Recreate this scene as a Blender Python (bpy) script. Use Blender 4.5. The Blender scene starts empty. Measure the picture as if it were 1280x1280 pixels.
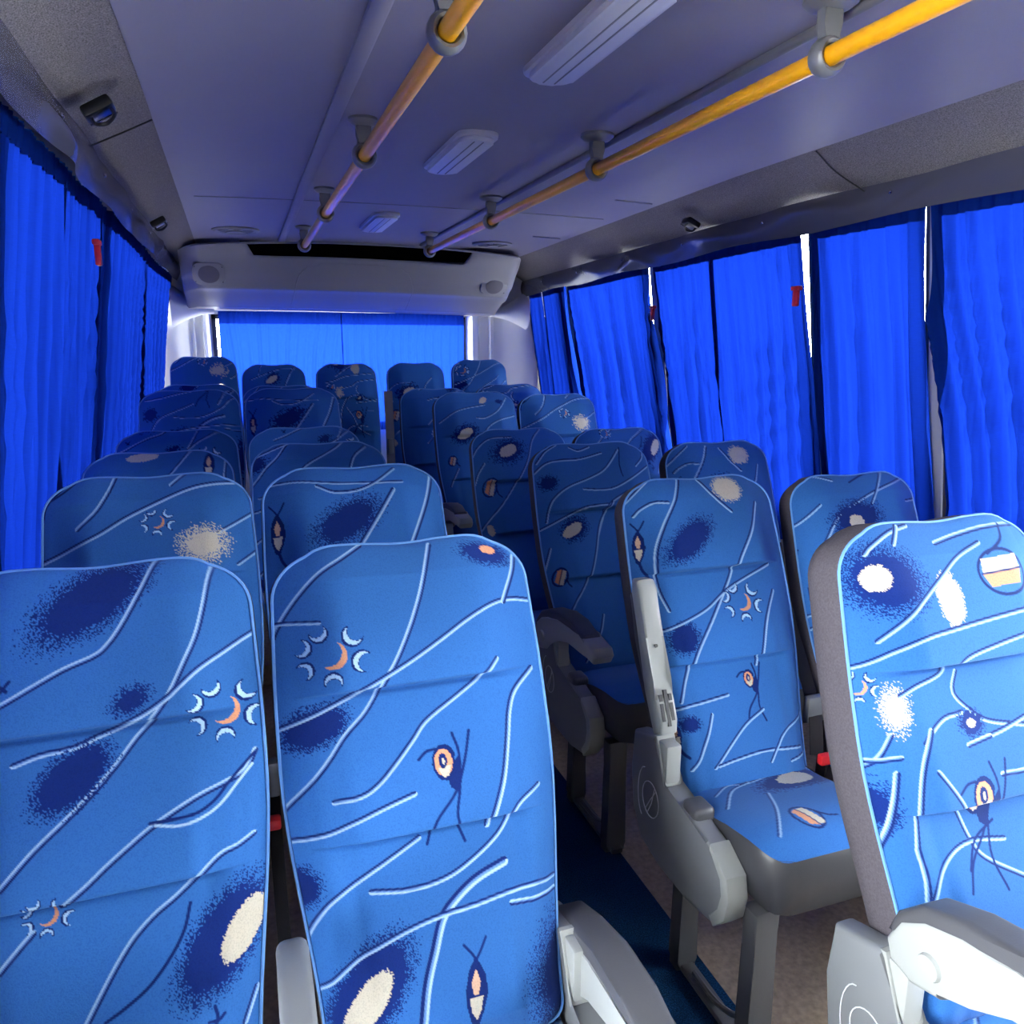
import bpy, bmesh, math, random
import numpy as np
from mathutils import Vector, Matrix
random.seed(4); RNG = np.random.default_rng(7)
S = bpy.context.scene; C = S.collection
R = math.radians

# ------------------------------------------------------------------ materials
def mat(name, col, rough=.5, metal=0., coat=0., bump=None, spec=.5, var=None, sheen=0.):
    m = bpy.data.materials.new(name); m.use_nodes = True
    nt = m.node_tree; b = nt.nodes['Principled BSDF']
    b.inputs['Base Color'].default_value = (*col, 1); b.inputs['Roughness'].default_value = rough
    b.inputs['Metallic'].default_value = metal; b.inputs['Coat Weight'].default_value = coat
    b.inputs['Coat Roughness'].default_value = .08
    b.inputs['Specular IOR Level'].default_value = spec; b.inputs['Sheen Weight'].default_value = sheen
    tc = nt.nodes.new('ShaderNodeTexCoord')
    if var:                                   # (scale, amount): mottled base colour
        n = nt.nodes.new('ShaderNodeTexNoise'); n.inputs['Scale'].default_value = var[0]; n.inputs['Detail'].default_value = 4
        r = nt.nodes.new('ShaderNodeValToRGB'); a = var[1]
        r.color_ramp.elements[0].position = .3; r.color_ramp.elements[1].position = .7
        r.color_ramp.elements[0].color = (*[c*(1-a) for c in col], 1); r.color_ramp.elements[1].color = (*[min(1, c*(1+a)) for c in col], 1)
        nt.links.new(tc.outputs['Object'], n.inputs['Vector']); nt.links.new(n.outputs['Fac'], r.inputs['Fac'])
        nt.links.new(r.outputs['Color'], b.inputs['Base Color'])
    if bump:                                  # (scale, strength, distance)
        n = nt.nodes.new('ShaderNodeTexNoise'); n.inputs['Scale'].default_value = bump[0]; n.inputs['Detail'].default_value = 3
        u = nt.nodes.new('ShaderNodeBump'); u.inputs['Strength'].default_value = bump[1]; u.inputs['Distance'].default_value = bump[2]
        nt.links.new(tc.outputs['Object'], n.inputs['Vector']); nt.links.new(n.outputs['Fac'], u.inputs['Height'])
        nt.links.new(u.outputs['Normal'], b.inputs['Normal'])
    return m

M = {}
M['light_grey'] = mat('light_grey_plastic', (.30, .31, .297), .35, bump=(400, .1, .001))
M['mid_grey'] = mat('grey_plastic', (.165, .172, .182), .42, bump=(500, .1, .001))
M['pad'] = mat('armrest_pad', (.062, .062, .07), .45, bump=(350, .15, .001))
M['skirt'] = mat('charcoal_plastic', (.040, .040, .046), .45, bump=(500, .15, .001))
M['shell'] = mat('charcoal_cloth', (.072, .064, .074), .95, bump=(900, .4, .001), spec=.1, var=(300, .15))
M['leg'] = mat('grey_steel', (.07, .07, .076), .38)
M['piping'] = mat('piping_cord', (.10, .26, .58), .7)
M['ceiling'] = mat('ceiling_laminate', (.235, .222, .275), .55, bump=(2.5, .10, .02))
M['coving'] = mat('grey_carpet_lining', (.20, .185, .19), 1., bump=(420, .9, .003), spec=.05, var=(330, .5))
M['vinyl'] = mat('grey_vinyl', (.062, .062, .088), .27, bump=(30, .12, .004))
M['panel'] = mat('grey_moulded_plastic', (.225, .22, .235), .5, bump=(500, .1, .001))
M['lamp'] = mat('lamp_diffuser', (.56, .56, .60), .35)
M['white'] = mat('white_paint', (.82, .83, .80), .4)
M['yellow'] = mat('yellow_enamel', (.90, .40, .004), .3, coat=.35)
M['bracket'] = mat('grey_cast_metal', (.19, .19, .195), .38, metal=.25)
M['black'] = mat('black_plastic', (.008, .008, .010), .3)
M['chrome'] = mat('chrome', (.75, .75, .78), .18, metal=1.)
M['red'] = mat('red_plastic', (.62, .02, .03), .4)
M['webbing'] = mat('belt_webbing', (.016, .014, .016), .8, bump=(700, .5, .001))
M['belt_grey'] = mat('belt_webbing_grey', (.16, .16, .18), .8, bump=(700, .5, .001))
M['floor'] = mat('tan_floor_vinyl', (.27, .205, .145), .55, var=(60, .25), bump=(90, .1, .002))
M['runner'] = mat('blue_runner_pile', (.006, .035, .10), 1., bump=(450, 1., .006), spec=.05, var=(260, .7))
M['wall'] = mat('wall_lining', (.20, .20, .22), .7)
M['rubber'] = mat('black_rubber', (.015, .015, .017), .6)
M['grille'] = mat('speaker_mesh', (.13, .12, .14), .7, bump=(600, .8, .003))
M['slot_dark'] = mat('painted_slot_dark', (.002, .002, .002), 1., spec=0.)  # near-black colour for the darkness inside the duct slot
M['ground'] = mat('pale_asphalt', (.42, .42, .43), .9)
M['emblem'] = mat('emblem_line', (.62, .63, .65), .4)

m = bpy.data.materials.new('seat_fabric'); m.use_nodes = True; nt = m.node_tree; b = nt.nodes['Principled BSDF']
at = nt.nodes.new('ShaderNodeVertexColor'); at.layer_name = 'print'
tc = nt.nodes.new('ShaderNodeTexCoord'); n = nt.nodes.new('ShaderNodeTexNoise'); n.inputs['Scale'].default_value = 420
n.inputs['Detail'].default_value = 2; mx = nt.nodes.new('ShaderNodeMix'); mx.data_type = 'RGBA'; mx.blend_type = 'MULTIPLY'
rp = nt.nodes.new('ShaderNodeValToRGB'); rp.color_ramp.elements[0].position = .30; rp.color_ramp.elements[1].position = .55
rp.color_ramp.elements[0].color = (.62, .66, .74, 1); rp.color_ramp.elements[1].color = (1, 1, 1, 1)
mx.inputs['Factor'].default_value = .5
nt.links.new(tc.outputs['Object'], n.inputs['Vector']); nt.links.new(n.outputs['Fac'], rp.inputs['Fac'])
nt.links.new(at.outputs['Color'], mx.inputs[6]); nt.links.new(rp.outputs['Color'], mx.inputs[7])
nt.links.new(mx.outputs[2], b.inputs['Base Color'])
b.inputs['Roughness'].default_value = .9; b.inputs['Specular IOR Level'].default_value = .12
b.inputs['Sheen Weight'].default_value = .12; b.inputs['Sheen Tint'].default_value = (.5, .7, 1, 1)
u = nt.nodes.new('ShaderNodeBump'); u.inputs['Strength'].default_value = .25; u.inputs['Distance'].default_value = .001
nt.links.new(n.outputs['Fac'], u.inputs['Height']); nt.links.new(u.outputs['Normal'], b.inputs['Normal'])
M['fabric'] = m

def curtain_mat(name, thin, face, w=.65):
    m = bpy.data.materials.new(name); m.use_nodes = True; nt = m.node_tree
    nt.nodes.remove(nt.nodes['Principled BSDF']); out = nt.nodes['Material Output']
    d = nt.nodes.new('ShaderNodeBsdfDiffuse'); d.inputs['Color'].default_value = (*face, 1)
    t = nt.nodes.new('ShaderNodeBsdfTranslucent'); mix = nt.nodes.new('ShaderNodeMixShader'); mix.inputs[0].default_value = w
    tc = nt.nodes.new('ShaderNodeTexCoord'); mp = nt.nodes.new('ShaderNodeMapping'); mp.inputs['Scale'].default_value = (60, 60, 420)
    n = nt.nodes.new('ShaderNodeTexNoise'); n.inputs['Scale'].default_value = 1.; n.inputs['Detail'].default_value = 3
    rp = nt.nodes.new('ShaderNodeValToRGB'); rp.color_ramp.elements[0].position = .3; rp.color_ramp.elements[1].position = .7
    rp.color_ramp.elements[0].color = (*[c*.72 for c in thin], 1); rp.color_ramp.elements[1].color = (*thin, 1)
    nt.links.new(tc.outputs['Object'], mp.inputs['Vector']); nt.links.new(mp.outputs['Vector'], n.inputs['Vector'])
    nt.links.new(n.outputs['Fac'], rp.inputs['Fac']); nt.links.new(rp.outputs['Color'], t.inputs['Color'])
    nt.links.new(d.outputs[0], mix.inputs[1]); nt.links.new(t.outputs[0], mix.inputs[2]); nt.links.new(mix.outputs[0], out.inputs['Surface'])
    return m
M['curtain'] = curtain_mat('blue_curtain_cloth', (.0012, .0072, .092), (.005, .025, .25))
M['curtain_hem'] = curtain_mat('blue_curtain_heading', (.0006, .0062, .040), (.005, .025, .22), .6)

m = bpy.data.materials.new('window_glass'); m.use_nodes = True; nt = m.node_tree
nt.nodes.remove(nt.nodes['Principled BSDF']); out = nt.nodes['Material Output']
tr = nt.nodes.new('ShaderNodeBsdfTransparent'); tr.inputs['Color'].default_value = (.93, .95, .95, 1)
gl = nt.nodes.new('ShaderNodeBsdfGlossy'); gl.inputs['Roughness'].default_value = .02
fr = nt.nodes.new('ShaderNodeFresnel'); fr.inputs['IOR'].default_value = 1.45
ms = nt.nodes.new('ShaderNodeMixShader')
nt.links.new(fr.outputs[0], ms.inputs[0]); nt.links.new(tr.outputs[0], ms.inputs[1]); nt.links.new(gl.outputs[0], ms.inputs[2])
nt.links.new(ms.outputs[0], out.inputs['Surface']); M['glass'] = m

# ------------------------------------------------------------------ object helpers
def link(name, me, material=None, parent=None, smooth=True):
    o = bpy.data.objects.new(name, me); C.objects.link(o)
    if material is not None and not me.materials: me.materials.append(M[material] if isinstance(material, str) else material)
    if smooth and len(me.polygons): me.polygons.foreach_set('use_smooth', [True]*len(me.polygons))
    if parent is not None: o.parent = parent
    return o
def auto(o, ang=35):
    """mark edges sharper than ang so flat faces stay flat"""
    me = o.data; bm = bmesh.new(); bm.from_mesh(me)
    for e in bm.edges:
        if len(e.link_faces) == 2 and e.calc_face_angle(0) > R(ang): e.smooth = False
    bm.to_mesh(me); bm.free(); return o
def ob(name, bm, material, parent=None, ang=35):
    bmesh.ops.recalc_face_normals(bm, faces=bm.faces)
    me = bpy.data.meshes.new(name); bm.to_mesh(me); bm.free()
    return auto(link(name, me, material, parent), ang)
def thing(name, label, cat, loc=(0, 0, 0), group=None):
    o = bpy.data.objects.new(name, None); o.empty_display_size = .1; C.objects.link(o); o.location = loc
    o['label'] = label; o['category'] = cat
    if group: o['group'] = group
    return o
def tag(o, label, cat, group=None):
    o['label'] = label; o['category'] = cat
    if group: o['group'] = group
    return o
def struct(o): o['kind'] = 'structure'; return o
def box(bm, x0, x1, y0, y1, z0, z1, bev=0, seg=2):
    r = bmesh.ops.create_cube(bm, size=1); vs = r['verts']
    for v in vs: v.co = Vector(((x0+x1)/2+v.co.x*(x1-x0), (y0+y1)/2+v.co.y*(y1-y0), (z0+z1)/2+v.co.z*(z1-z0)))
    if bev: bmesh.ops.bevel(bm, geom=list({e for v in vs for e in v.link_edges}), offset=bev, segments=seg, profile=.5, affect='EDGES')
    return bm
def prism(bm, pts, x0, x1, bev=0, seg=2, axis='x'):
    """polygon pts (a,b) extruded along an axis"""
    def P(a, b, t): return (t, a, b) if axis == 'x' else ((a, t, b) if axis == 'y' else (a, b, t))
    lo = [bm.verts.new(P(a, b, x0)) for a, b in pts]; hi = [bm.verts.new(P(a, b, x1)) for a, b in pts]; n = len(pts)
    fs = [bm.faces.new(lo), bm.faces.new(hi)] + [bm.faces.new((lo[i], lo[(i+1) % n], hi[(i+1) % n], hi[i])) for i in range(n)]
    if bev:
        ed = list(set(fs[0].edges) | set(fs[1].edges))
        bmesh.ops.bevel(bm, geom=ed, offset=bev, segments=seg, profile=.5, affect='EDGES', clamp_overlap=True)
    return bm
def tube(bm, pts, r, seg=10, closed=False, caps=True):
    pts = [Vector(p) for p in pts]; n = len(pts); rings = []; up = None
    for i, p in enumerate(pts):
        a = pts[(i-1) % n] if (closed or i) else p; c = pts[(i+1) % n] if (closed or i < n-1) else p
        d = (c-a).normalized()
        if up is None: up = d.orthogonal().normalized()
        up = (up - d*up.dot(d)).normalized(); w = d.cross(up); rr = r[i] if isinstance(r, (list, tuple)) else r
        rings.append([bm.verts.new(p + up*math.cos(k*2*math.pi/seg)*rr + w*math.sin(k*2*math.pi/seg)*rr) for k in range(seg)])
    for i in range(n if closed else n-1):
        A, B = rings[i], rings[(i+1) % n]
        for k in range(seg): bm.faces.new((A[k], A[(k+1) % seg], B[(k+1) % seg], B[k]))
    if caps and not closed: bm.faces.new(rings[0][::-1]); bm.faces.new(rings[-1])
    return bm
def smooth_path(pts, sub=6, closed=False):
    P = [np.array(p, float) for p in pts]; n = len(P); out = []
    for i in range(n if closed else n-1):
        p0 = P[(i-1) % n] if (closed or i > 0) else P[0]*2-P[1]; p1 = P[i]; p2 = P[(i+1) % n]
        p3 = P[(i+2) % n] if (closed or i < n-2) else P[-1]*2-P[-2]
        for k in range(sub):
            t = k/sub
            out.append(.5*((2*p1)+(p2-p0)*t+(2*p0-5*p1+4*p2-p3)*t*t+(3*p1-p0-3*p2+p3)*t**3))
    if not closed: out.append(P[-1])
    return out
def lathe(bm, prof, seg=28, M4=None):
    """prof (r,z) about local z"""
    rings = []
    for r, z in prof:
        rings.append([bm.verts.new((max(r, 1e-5)*math.cos(k*2*math.pi/seg), max(r, 1e-5)*math.sin(k*2*math.pi/seg), z)) for k in range(seg)])
    vs = [v for q in rings for v in q]
    for i in range(len(rings)-1):
        for k in range(seg): bm.faces.new((rings[i][k], rings[i][(k+1) % seg], rings[i+1][(k+1) % seg], rings[i+1][k]))
    bm.faces.new(rings[0][::-1]); bm.faces.new(rings[-1])
    if M4 is not None: bmesh.ops.transform(bm, matrix=M4, verts=vs)
    return bm
def grid(name, P, material, parent=None, col=None):
    """P (n,m,3) numpy -> one smooth sheet, quick"""
    n, m = P.shape[:2]; me = bpy.data.meshes.new(name); idx = np.arange(n*m).reshape(n, m)
    q = np.stack([idx[:-1, :-1], idx[1:, :-1], idx[1:, 1:], idx[:-1, 1:]], -1).reshape(-1, 4); k = len(q)
    me.vertices.add(n*m); me.vertices.foreach_set('co', P.reshape(-1).astype(np.float32))
    me.loops.add(k*4); me.loops.foreach_set('vertex_index', q.reshape(-1).astype(np.int32))
    me.polygons.add(k); me.polygons.foreach_set('loop_start', (np.arange(k)*4).astype(np.int32))
    me.polygons.foreach_set('use_smooth', np.ones(k, bool))
    me.update(calc_edges=True); me.validate()
    if col is not None:
        a = me.color_attributes.new('print', 'FLOAT_COLOR', 'POINT')
        a.data.foreach_set('color', np.concatenate([col.reshape(-1, 3), np.ones((n*m, 1))], 1).astype(np.float32).reshape(-1))
    return link(name, me, material, parent, smooth=False)

# ------------------------------------------------------------------ the woven print of the seat fabric
BASE = np.array((.026, .118, .350)); NAVY = np.array((.003, .014, .105)); MIDL = np.array((.10, .21, .47))
PALE = np.array((.34, .50, .68)); CREAM = np.array((.48, .43, .34)); PEACH = np.array((.58, .26, .14))
def mask(U, V, x0, x1, y0, y1, pad): return (U > x0-pad) & (U < x1+pad) & (V > y0-pad) & (V < y1+pad)
def poly_dist(U, V, pts):
    """signed distance (positive to the right of travel) to a polyline"""
    D = np.full(U.shape, 9.); Sg = np.ones(U.shape)
    for (ax, ay), (bx, by) in zip(pts[:-1], pts[1:]):
        dx, dy = bx-ax, by-ay; L2 = dx*dx+dy*dy+1e-12
        t = np.clip(((U-ax)*dx+(V-ay)*dy)/L2, 0, 1); ex, ey = U-ax-t*dx, V-ay-t*dy; d = np.hypot(ex, ey)
        nearer = d < D; D = np.where(nearer, d, D); Sg = np.where(nearer, np.sign(dx*ey-dy*ex), Sg)
    return D, Sg
def stroke(col, U, V, pts, w=.0042, kind='L', flip=1):
    pts = [tuple(p) for p in smooth_path(pts, 5)]; a = np.array(pts)
    mk = mask(U, V, a[:, 0].min(), a[:, 0].max(), a[:, 1].min(), a[:, 1].max(), w*2)
    if not mk.any(): return
    D, Sg = poly_dist(U[mk], V[mk], pts); c = col[mk]; sd = D*Sg*flip
    aa = .0011
    def lay(m_, k): c[:] = c*(1-m_[:, None])+k*m_[:, None]
    cov = lambda q: np.clip(q/aa+.5, 0, 1)
    if kind == 'L':
        lay(cov(w-D), MIDL); lay(np.minimum(cov(w-D), cov(sd-w*.12)), NAVY); lay(np.minimum(cov(w-D), cov(-sd-w*.42)), PALE)
    elif kind == 'D': lay(cov(w*.55-D), NAVY)
    elif kind == 'P': lay(cov(w*.45-D), PALE)
    col[mk] = c
def crescent(col, U, V, cx, cy, r, ang, fill, rim=None, fat=.55):
    """moon shape opening towards ang"""
    mk = mask(U, V, cx-r, cx+r, cy-r, cy+r, .004)
    if not mk.any(): return
    u, v = U[mk]-cx, V[mk]-cy; c = col[mk]; ca, sa = math.cos(ang), math.sin(ang)
    p, q = u*ca+v*sa, -u*sa+v*ca
    ins = (np.hypot(p, q) < r) & (np.hypot(p-r*fat, q) > r*.98)
    if rim is not None:
        out = (np.hypot(p+r*.14, q) < r*1.16) & (np.hypot(p-r*fat, q) > r*.92); c[out] = rim
    c[ins] = fill; col[mk] = c
def stipple(col, U, V, cx, cy, a, b, rot, fill, hard=.5, dens=1.):
    mk = mask(U, V, cx, cx, cy, cy, max(a, b)*2.1)
    if not mk.any(): return
    u, v = U[mk]-cx, V[mk]-cy; ca, sa = math.cos(rot), math.sin(rot)
    rr = np.hypot((u*ca+v*sa)/a, (-u*sa+v*ca)/b)
    p = np.clip((1.0-rr)/(1-hard)+.5, 0, 1)**1.3*dens
    c = col[mk]; c[RNG.random(rr.shape) < p] = fill; col[mk] = c
def poly_fill(col, U, V, pts, fill):
    a = np.array(pts); mk = mask(U, V, a[:, 0].min(), a[:, 0].max(), a[:, 1].min(), a[:, 1].max(), 0)
    if not mk.any(): return
    u, v = U[mk], V[mk]; ins = np.zeros(u.shape, bool); n = len(pts)
    for i in range(n):
        (x0, y0), (x1, y1) = pts[i], pts[(i+1) % n]
        cr = ((y0 > v) != (y1 > v)) & (u < (x1-x0)*(v-y0)/((y1-y0) or 1e-9)+x0); ins ^= cr
    c = col[mk]; c[ins] = fill; col[mk] = c
def sun(col, U, V, cx, cy, r):
    crescent(col, U, V, cx+r*.02, cy, r*.42, R(215), PEACH, None, .42)
    for k, an in enumerate((-112, -45, 20, 92, 152, 205)):
        rr = r*(.30 if k in (1, 2) else .25)
        a = R(an); crescent(col, U, V, cx+math.cos(a)*r*.95, cy+math.sin(a)*r*.80, rr, a, PALE*1.05, NAVY, .48)
def rotp(pts, cx, cy, s, rot):
    ca, sa = math.cos(rot), math.sin(rot); return [(cx+s*(x*ca-y*sa), cy+s*(x*sa+y*ca)) for x, y in pts]
def ring(a, b, n=16, x=0, y=0): return [(x+a*math.cos(k*2*math.pi/n), y+b*math.sin(k*2*math.pi/n)) for k in range(n)]
def eye(col, U, V, cx, cy, s, rot=0):
    q = lambda p: rotp(p, cx, cy, s, rot)
    poly_fill(col, U, V, q(ring(.24, .33)+[(.05, .5)]), NAVY); poly_fill(col, U, V, q([(.0, .2), (.30, -.1), (.28, .35), (.22, .58), (.05, .45)]), NAVY)
    poly_fill(col, U, V, q(ring(.175, .25, 14, -.02)), PEACH); poly_fill(col, U, V, q([(-.14, .1), (.12, .06), (.05, .24), (-.05, .27)]), CREAM)
    poly_fill(col, U, V, q(ring(.085, .14, 12, -.03, -.03)), NAVY); poly_fill(col, U, V, q(ring(.03, .07, 8, -.02, -.02)), CREAM)
    for p in ([(-.48, -.12), (-.32, -.24), (-.15, -.26)], [(.22, -.5), (.30, -.1), (.22, .5), (.12, 1.0), (.26, 1.5)],
              [(.56, -.5), (.40, .0), (.14, .55), (-.28, 1.0), (-.46, 1.42)]):
        stroke(col, U, V, q(p), .0042, 'D')
def leaf(col, U, V, cx, cy, s, rot=0):
    q = lambda p: rotp(p, cx, cy, s, rot)
    poly_fill(col, U, V, q([(0, -.5), (.17, -.2), (.21, .1), (.15, .35), (.06, .62), (-.05, .58), (-.14, .3), (-.17, 0), (-.12, -.28)]), NAVY)
    poly_fill(col, U, V, q([(0, -.3), (.08, -.1), (.05, .1), (-.03, .1), (-.08, -.08)]), PEACH*.6+CREAM*.4)
    poly_fill(col, U, V, q([(-.10, .16), (.13, .12), (.10, .35), (.03, .5), (-.06, .38)]), CREAM)
    stroke(col, U, V, q([(-.2, -.68), (-.05, -.52), (.02, -.40)]), .0036, 'D'); stroke(col, U, V, q([(.18, -.76), (.08, -.55), (0, -.42)]), .0036, 'D')
    stroke(col, U, V, q([(.03, .55), (.12, .8), (.28, 1.0)]), .006, 'D')
def canoe(col, U, V, cx, cy, s, rot=0):
    """oval badge with a pale and a peach stripe"""
    q = lambda p: rotp(p, cx, cy, s, rot)
    stroke(col, U, V, q(ring(.5, .36, 14)+[(.5, 0)]), .0052, 'D')
    poly_fill(col, U, V, q([(-.38, -.22), (.40, -.26), (.42, -.04), (-.42, .0)]), CREAM)
    poly_fill(col, U, V, q([(-.43, .02), (.42, -.02), (.30, .2), (-.33, .22)]), PEACH)
    stroke(col, U, V, q([(-.45, .01), (.45, -.03)]), .003, 'D'); stroke(col, U, V, q([(-.2, -.3), (.2, -.5), (.35, -.75)]), .005, 'D')
def paint(U, V, marks):
    col = np.empty(U.shape+(3,)); col[:] = BASE
    col *= (1+.16*np.sin(U*9+V*5+len(marks))*np.sin(V*7-U*4+1.3))[..., None]
    for k in marks:
        t = k[0]
        if t == 'L': stroke(col, U, V, k[3], k[1], 'L', k[2])
        elif t in 'DP': stroke(col, U, V, k[2], k[1], t)
        elif t == 'S': sun(col, U, V, *k[1:])
        elif t == 'E': eye(col, U, V, *k[1:])
        elif t == 'F': leaf(col, U, V, *k[1:])
        elif t == 'C': canoe(col, U, V, *k[1:])
        elif t == 'B': stipple(col, U, V, *k[1:6], NAVY*1.25, k[6])
        elif t == 'W': stipple(col, U, V, *k[1:6], CREAM, k[6])
        elif t == 'O': stipple(col, U, V, *k[1:6], PEACH*1.05, k[6])
    return col

PRINTS = {}
PRINTS['W1'] = [('B',-0.004,0.058,0.0914,0.0443,-0.63,0.35),
 ('B',0.047,0.208,0.0272,0.0181,-0.52,0.10),
 ('L',0.0042,-1,[(0.101,-0.011),(0.083,0.006),(0.062,0.052),(0.037,0.100),(0.019,0.126),(0.002,0.140),(-0.038,0.155),(-0.081,0.177),(-0.114,0.194),(-0.150,0.208)]),
 ('L',0.0042,-1,[(0.172,-0.001),(0.159,0.035),(0.149,0.081),(0.137,0.125),(0.120,0.163),(0.100,0.203),(0.078,0.234),(0.049,0.263),(0.022,0.296),(-0.007,0.327),(-0.040,0.357),(-0.080,0.391),(-0.119,0.431)]),
 ('L',0.0042,1,[(0.230,0.120),(0.202,0.135),(0.169,0.155),(0.137,0.175),(0.107,0.200),(0.094,0.211),(0.064,0.229),(0.029,0.243),(0.000,0.252),(-0.032,0.263),(-0.074,0.267),(-0.107,0.276)]),
 ('S',0.170,0.241,0.0489),
 ('D',0.0042,[(-0.119,0.164),(-0.107,0.175)]),
 ('D',0.0042,[(-0.104,0.162),(-0.114,0.175)]),
 ('B',-0.035,0.305,0.0609,0.0349,-0.70,0.45),
 ('B',0.151,0.556,0.0882,0.0456,-0.91,0.50),
 ('W',0.177,0.550,0.0470,0.0216,-0.96,0.85),
 ('L',0.0042,-1,[(0.209,0.307),(0.193,0.333),(0.167,0.344),(0.127,0.357),(0.090,0.374),(0.067,0.386),(0.044,0.401),(0.009,0.426),(-0.016,0.446),(-0.044,0.466)]),
 ('D',0.0042,[(0.063,0.381),(0.096,0.381),(0.126,0.378),(0.150,0.365),(0.170,0.344),(0.207,0.310)]),
 ('P',0.0042,[(0.070,0.385),(0.102,0.391),(0.131,0.386),(0.156,0.373),(0.182,0.347),(0.203,0.326)]),
 ('L',0.0042,-1,[(0.199,0.425),(0.177,0.435),(0.152,0.442),(0.119,0.467),(0.089,0.489),(0.062,0.506),(0.036,0.529),(0.016,0.555),(-0.003,0.585),(-0.022,0.617)]),
 ('D',0.0042,[(0.108,0.500),(0.099,0.532),(0.081,0.561),(0.054,0.590),(0.024,0.609),(-0.001,0.621)]),
 ('S',-0.070,0.478,0.0304),
 ('L',0.0042,-1,[(-0.087,0.497),(-0.105,0.515),(-0.126,0.537)]),
 ('D',0.0042,[(0.133,0.638),(0.136,0.653),(0.132,0.666)]),
 ('D',0.0042,[(0.145,0.651),(0.137,0.657),(0.125,0.656)]),
 ('L',0.0042,1,[(0.188,0.638),(0.170,0.675)])]
PRINTS['A1'] = [('B',-0.169,0.287,0.0554,0.0319,-0.26,0.45),
 ('B',0.142,0.037,0.0476,0.0215,0.26,0.30),
 ('L',0.0042,-1,[(-0.071,0.005),(-0.103,0.025),(-0.142,0.048),(-0.176,0.080),(-0.202,0.112),(-0.218,0.139),(-0.228,0.166)]),
 ('L',0.0042,-1,[(0.046,0.014),(0.032,0.054),(0.016,0.099),(-0.007,0.149),(-0.035,0.199),(-0.056,0.228),(-0.088,0.273),(-0.123,0.305),(-0.150,0.338),(-0.175,0.364),(-0.207,0.391),(-0.223,0.406)]),
 ('L',0.0042,1,[(0.220,0.125),(0.176,0.120),(0.137,0.126),(0.092,0.145),(0.042,0.173),(-0.006,0.199),(-0.052,0.221),(-0.089,0.237),(-0.135,0.255),(-0.177,0.270),(-0.235,0.286)]),
 ('L',0.005,-1,[(0.198,0.045),(0.186,0.078),(0.161,0.124)]),
 ('L',0.0035,1,[(-0.149,0.126),(-0.210,0.120),(-0.229,0.128)]),
 ('L',0.0042,1,[(0.128,0.218),(0.103,0.242),(0.059,0.269),(0.018,0.292),(-0.002,0.306),(-0.019,0.325),(-0.048,0.354),(-0.080,0.382),(-0.109,0.396),(-0.149,0.399)]),
 ('L',0.005,1,[(0.200,0.242),(0.163,0.273),(0.147,0.304),(0.136,0.346),(0.120,0.399),(0.104,0.437),(0.085,0.476)]),
 ('S',-0.134,0.181,0.0512),
 ('O',0.148,0.031,0.0148,0.0078,0.26,0.80),
 ('B',-0.207,0.519,0.0313,0.0313,0.00,0.40),
 ('B',0.185,0.727,0.0543,0.0855,0.17,0.10),
 ('B',-0.121,0.672,0.0901,0.0479,-0.91,0.50),
 ('W',-0.126,0.689,0.0552,0.0217,-0.91,0.85),
 ('L',0.0042,1,[(-0.029,0.406),(-0.073,0.417),(-0.122,0.431),(-0.164,0.443),(-0.227,0.450)]),
 ('L',0.0042,1,[(-0.026,0.475),(-0.069,0.495),(-0.128,0.521),(-0.168,0.543),(-0.193,0.572),(-0.211,0.610),(-0.224,0.658)]),
 ('L',0.0042,1,[(0.181,0.430),(0.137,0.453),(0.101,0.493),(0.052,0.523),(0.007,0.540),(-0.048,0.545),(-0.106,0.537)]),
 ('L',0.007,1,[(0.105,0.535),(0.056,0.550),(0.018,0.572),(-0.006,0.595),(-0.024,0.638),(-0.040,0.682),(-0.050,0.736)]),
 ('L',0.0042,1,[(0.196,0.581),(0.117,0.578),(0.050,0.585),(-0.014,0.590),(-0.075,0.602),(-0.135,0.623),(-0.181,0.658),(-0.225,0.672)]),
 ('L',0.0042,-1,[(0.193,0.601),(0.147,0.601),(0.107,0.596)]),
 ('E',0.025,0.368,0.0839,0.00),
 ('F',0.034,0.701,0.0922,0.10)]
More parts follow.
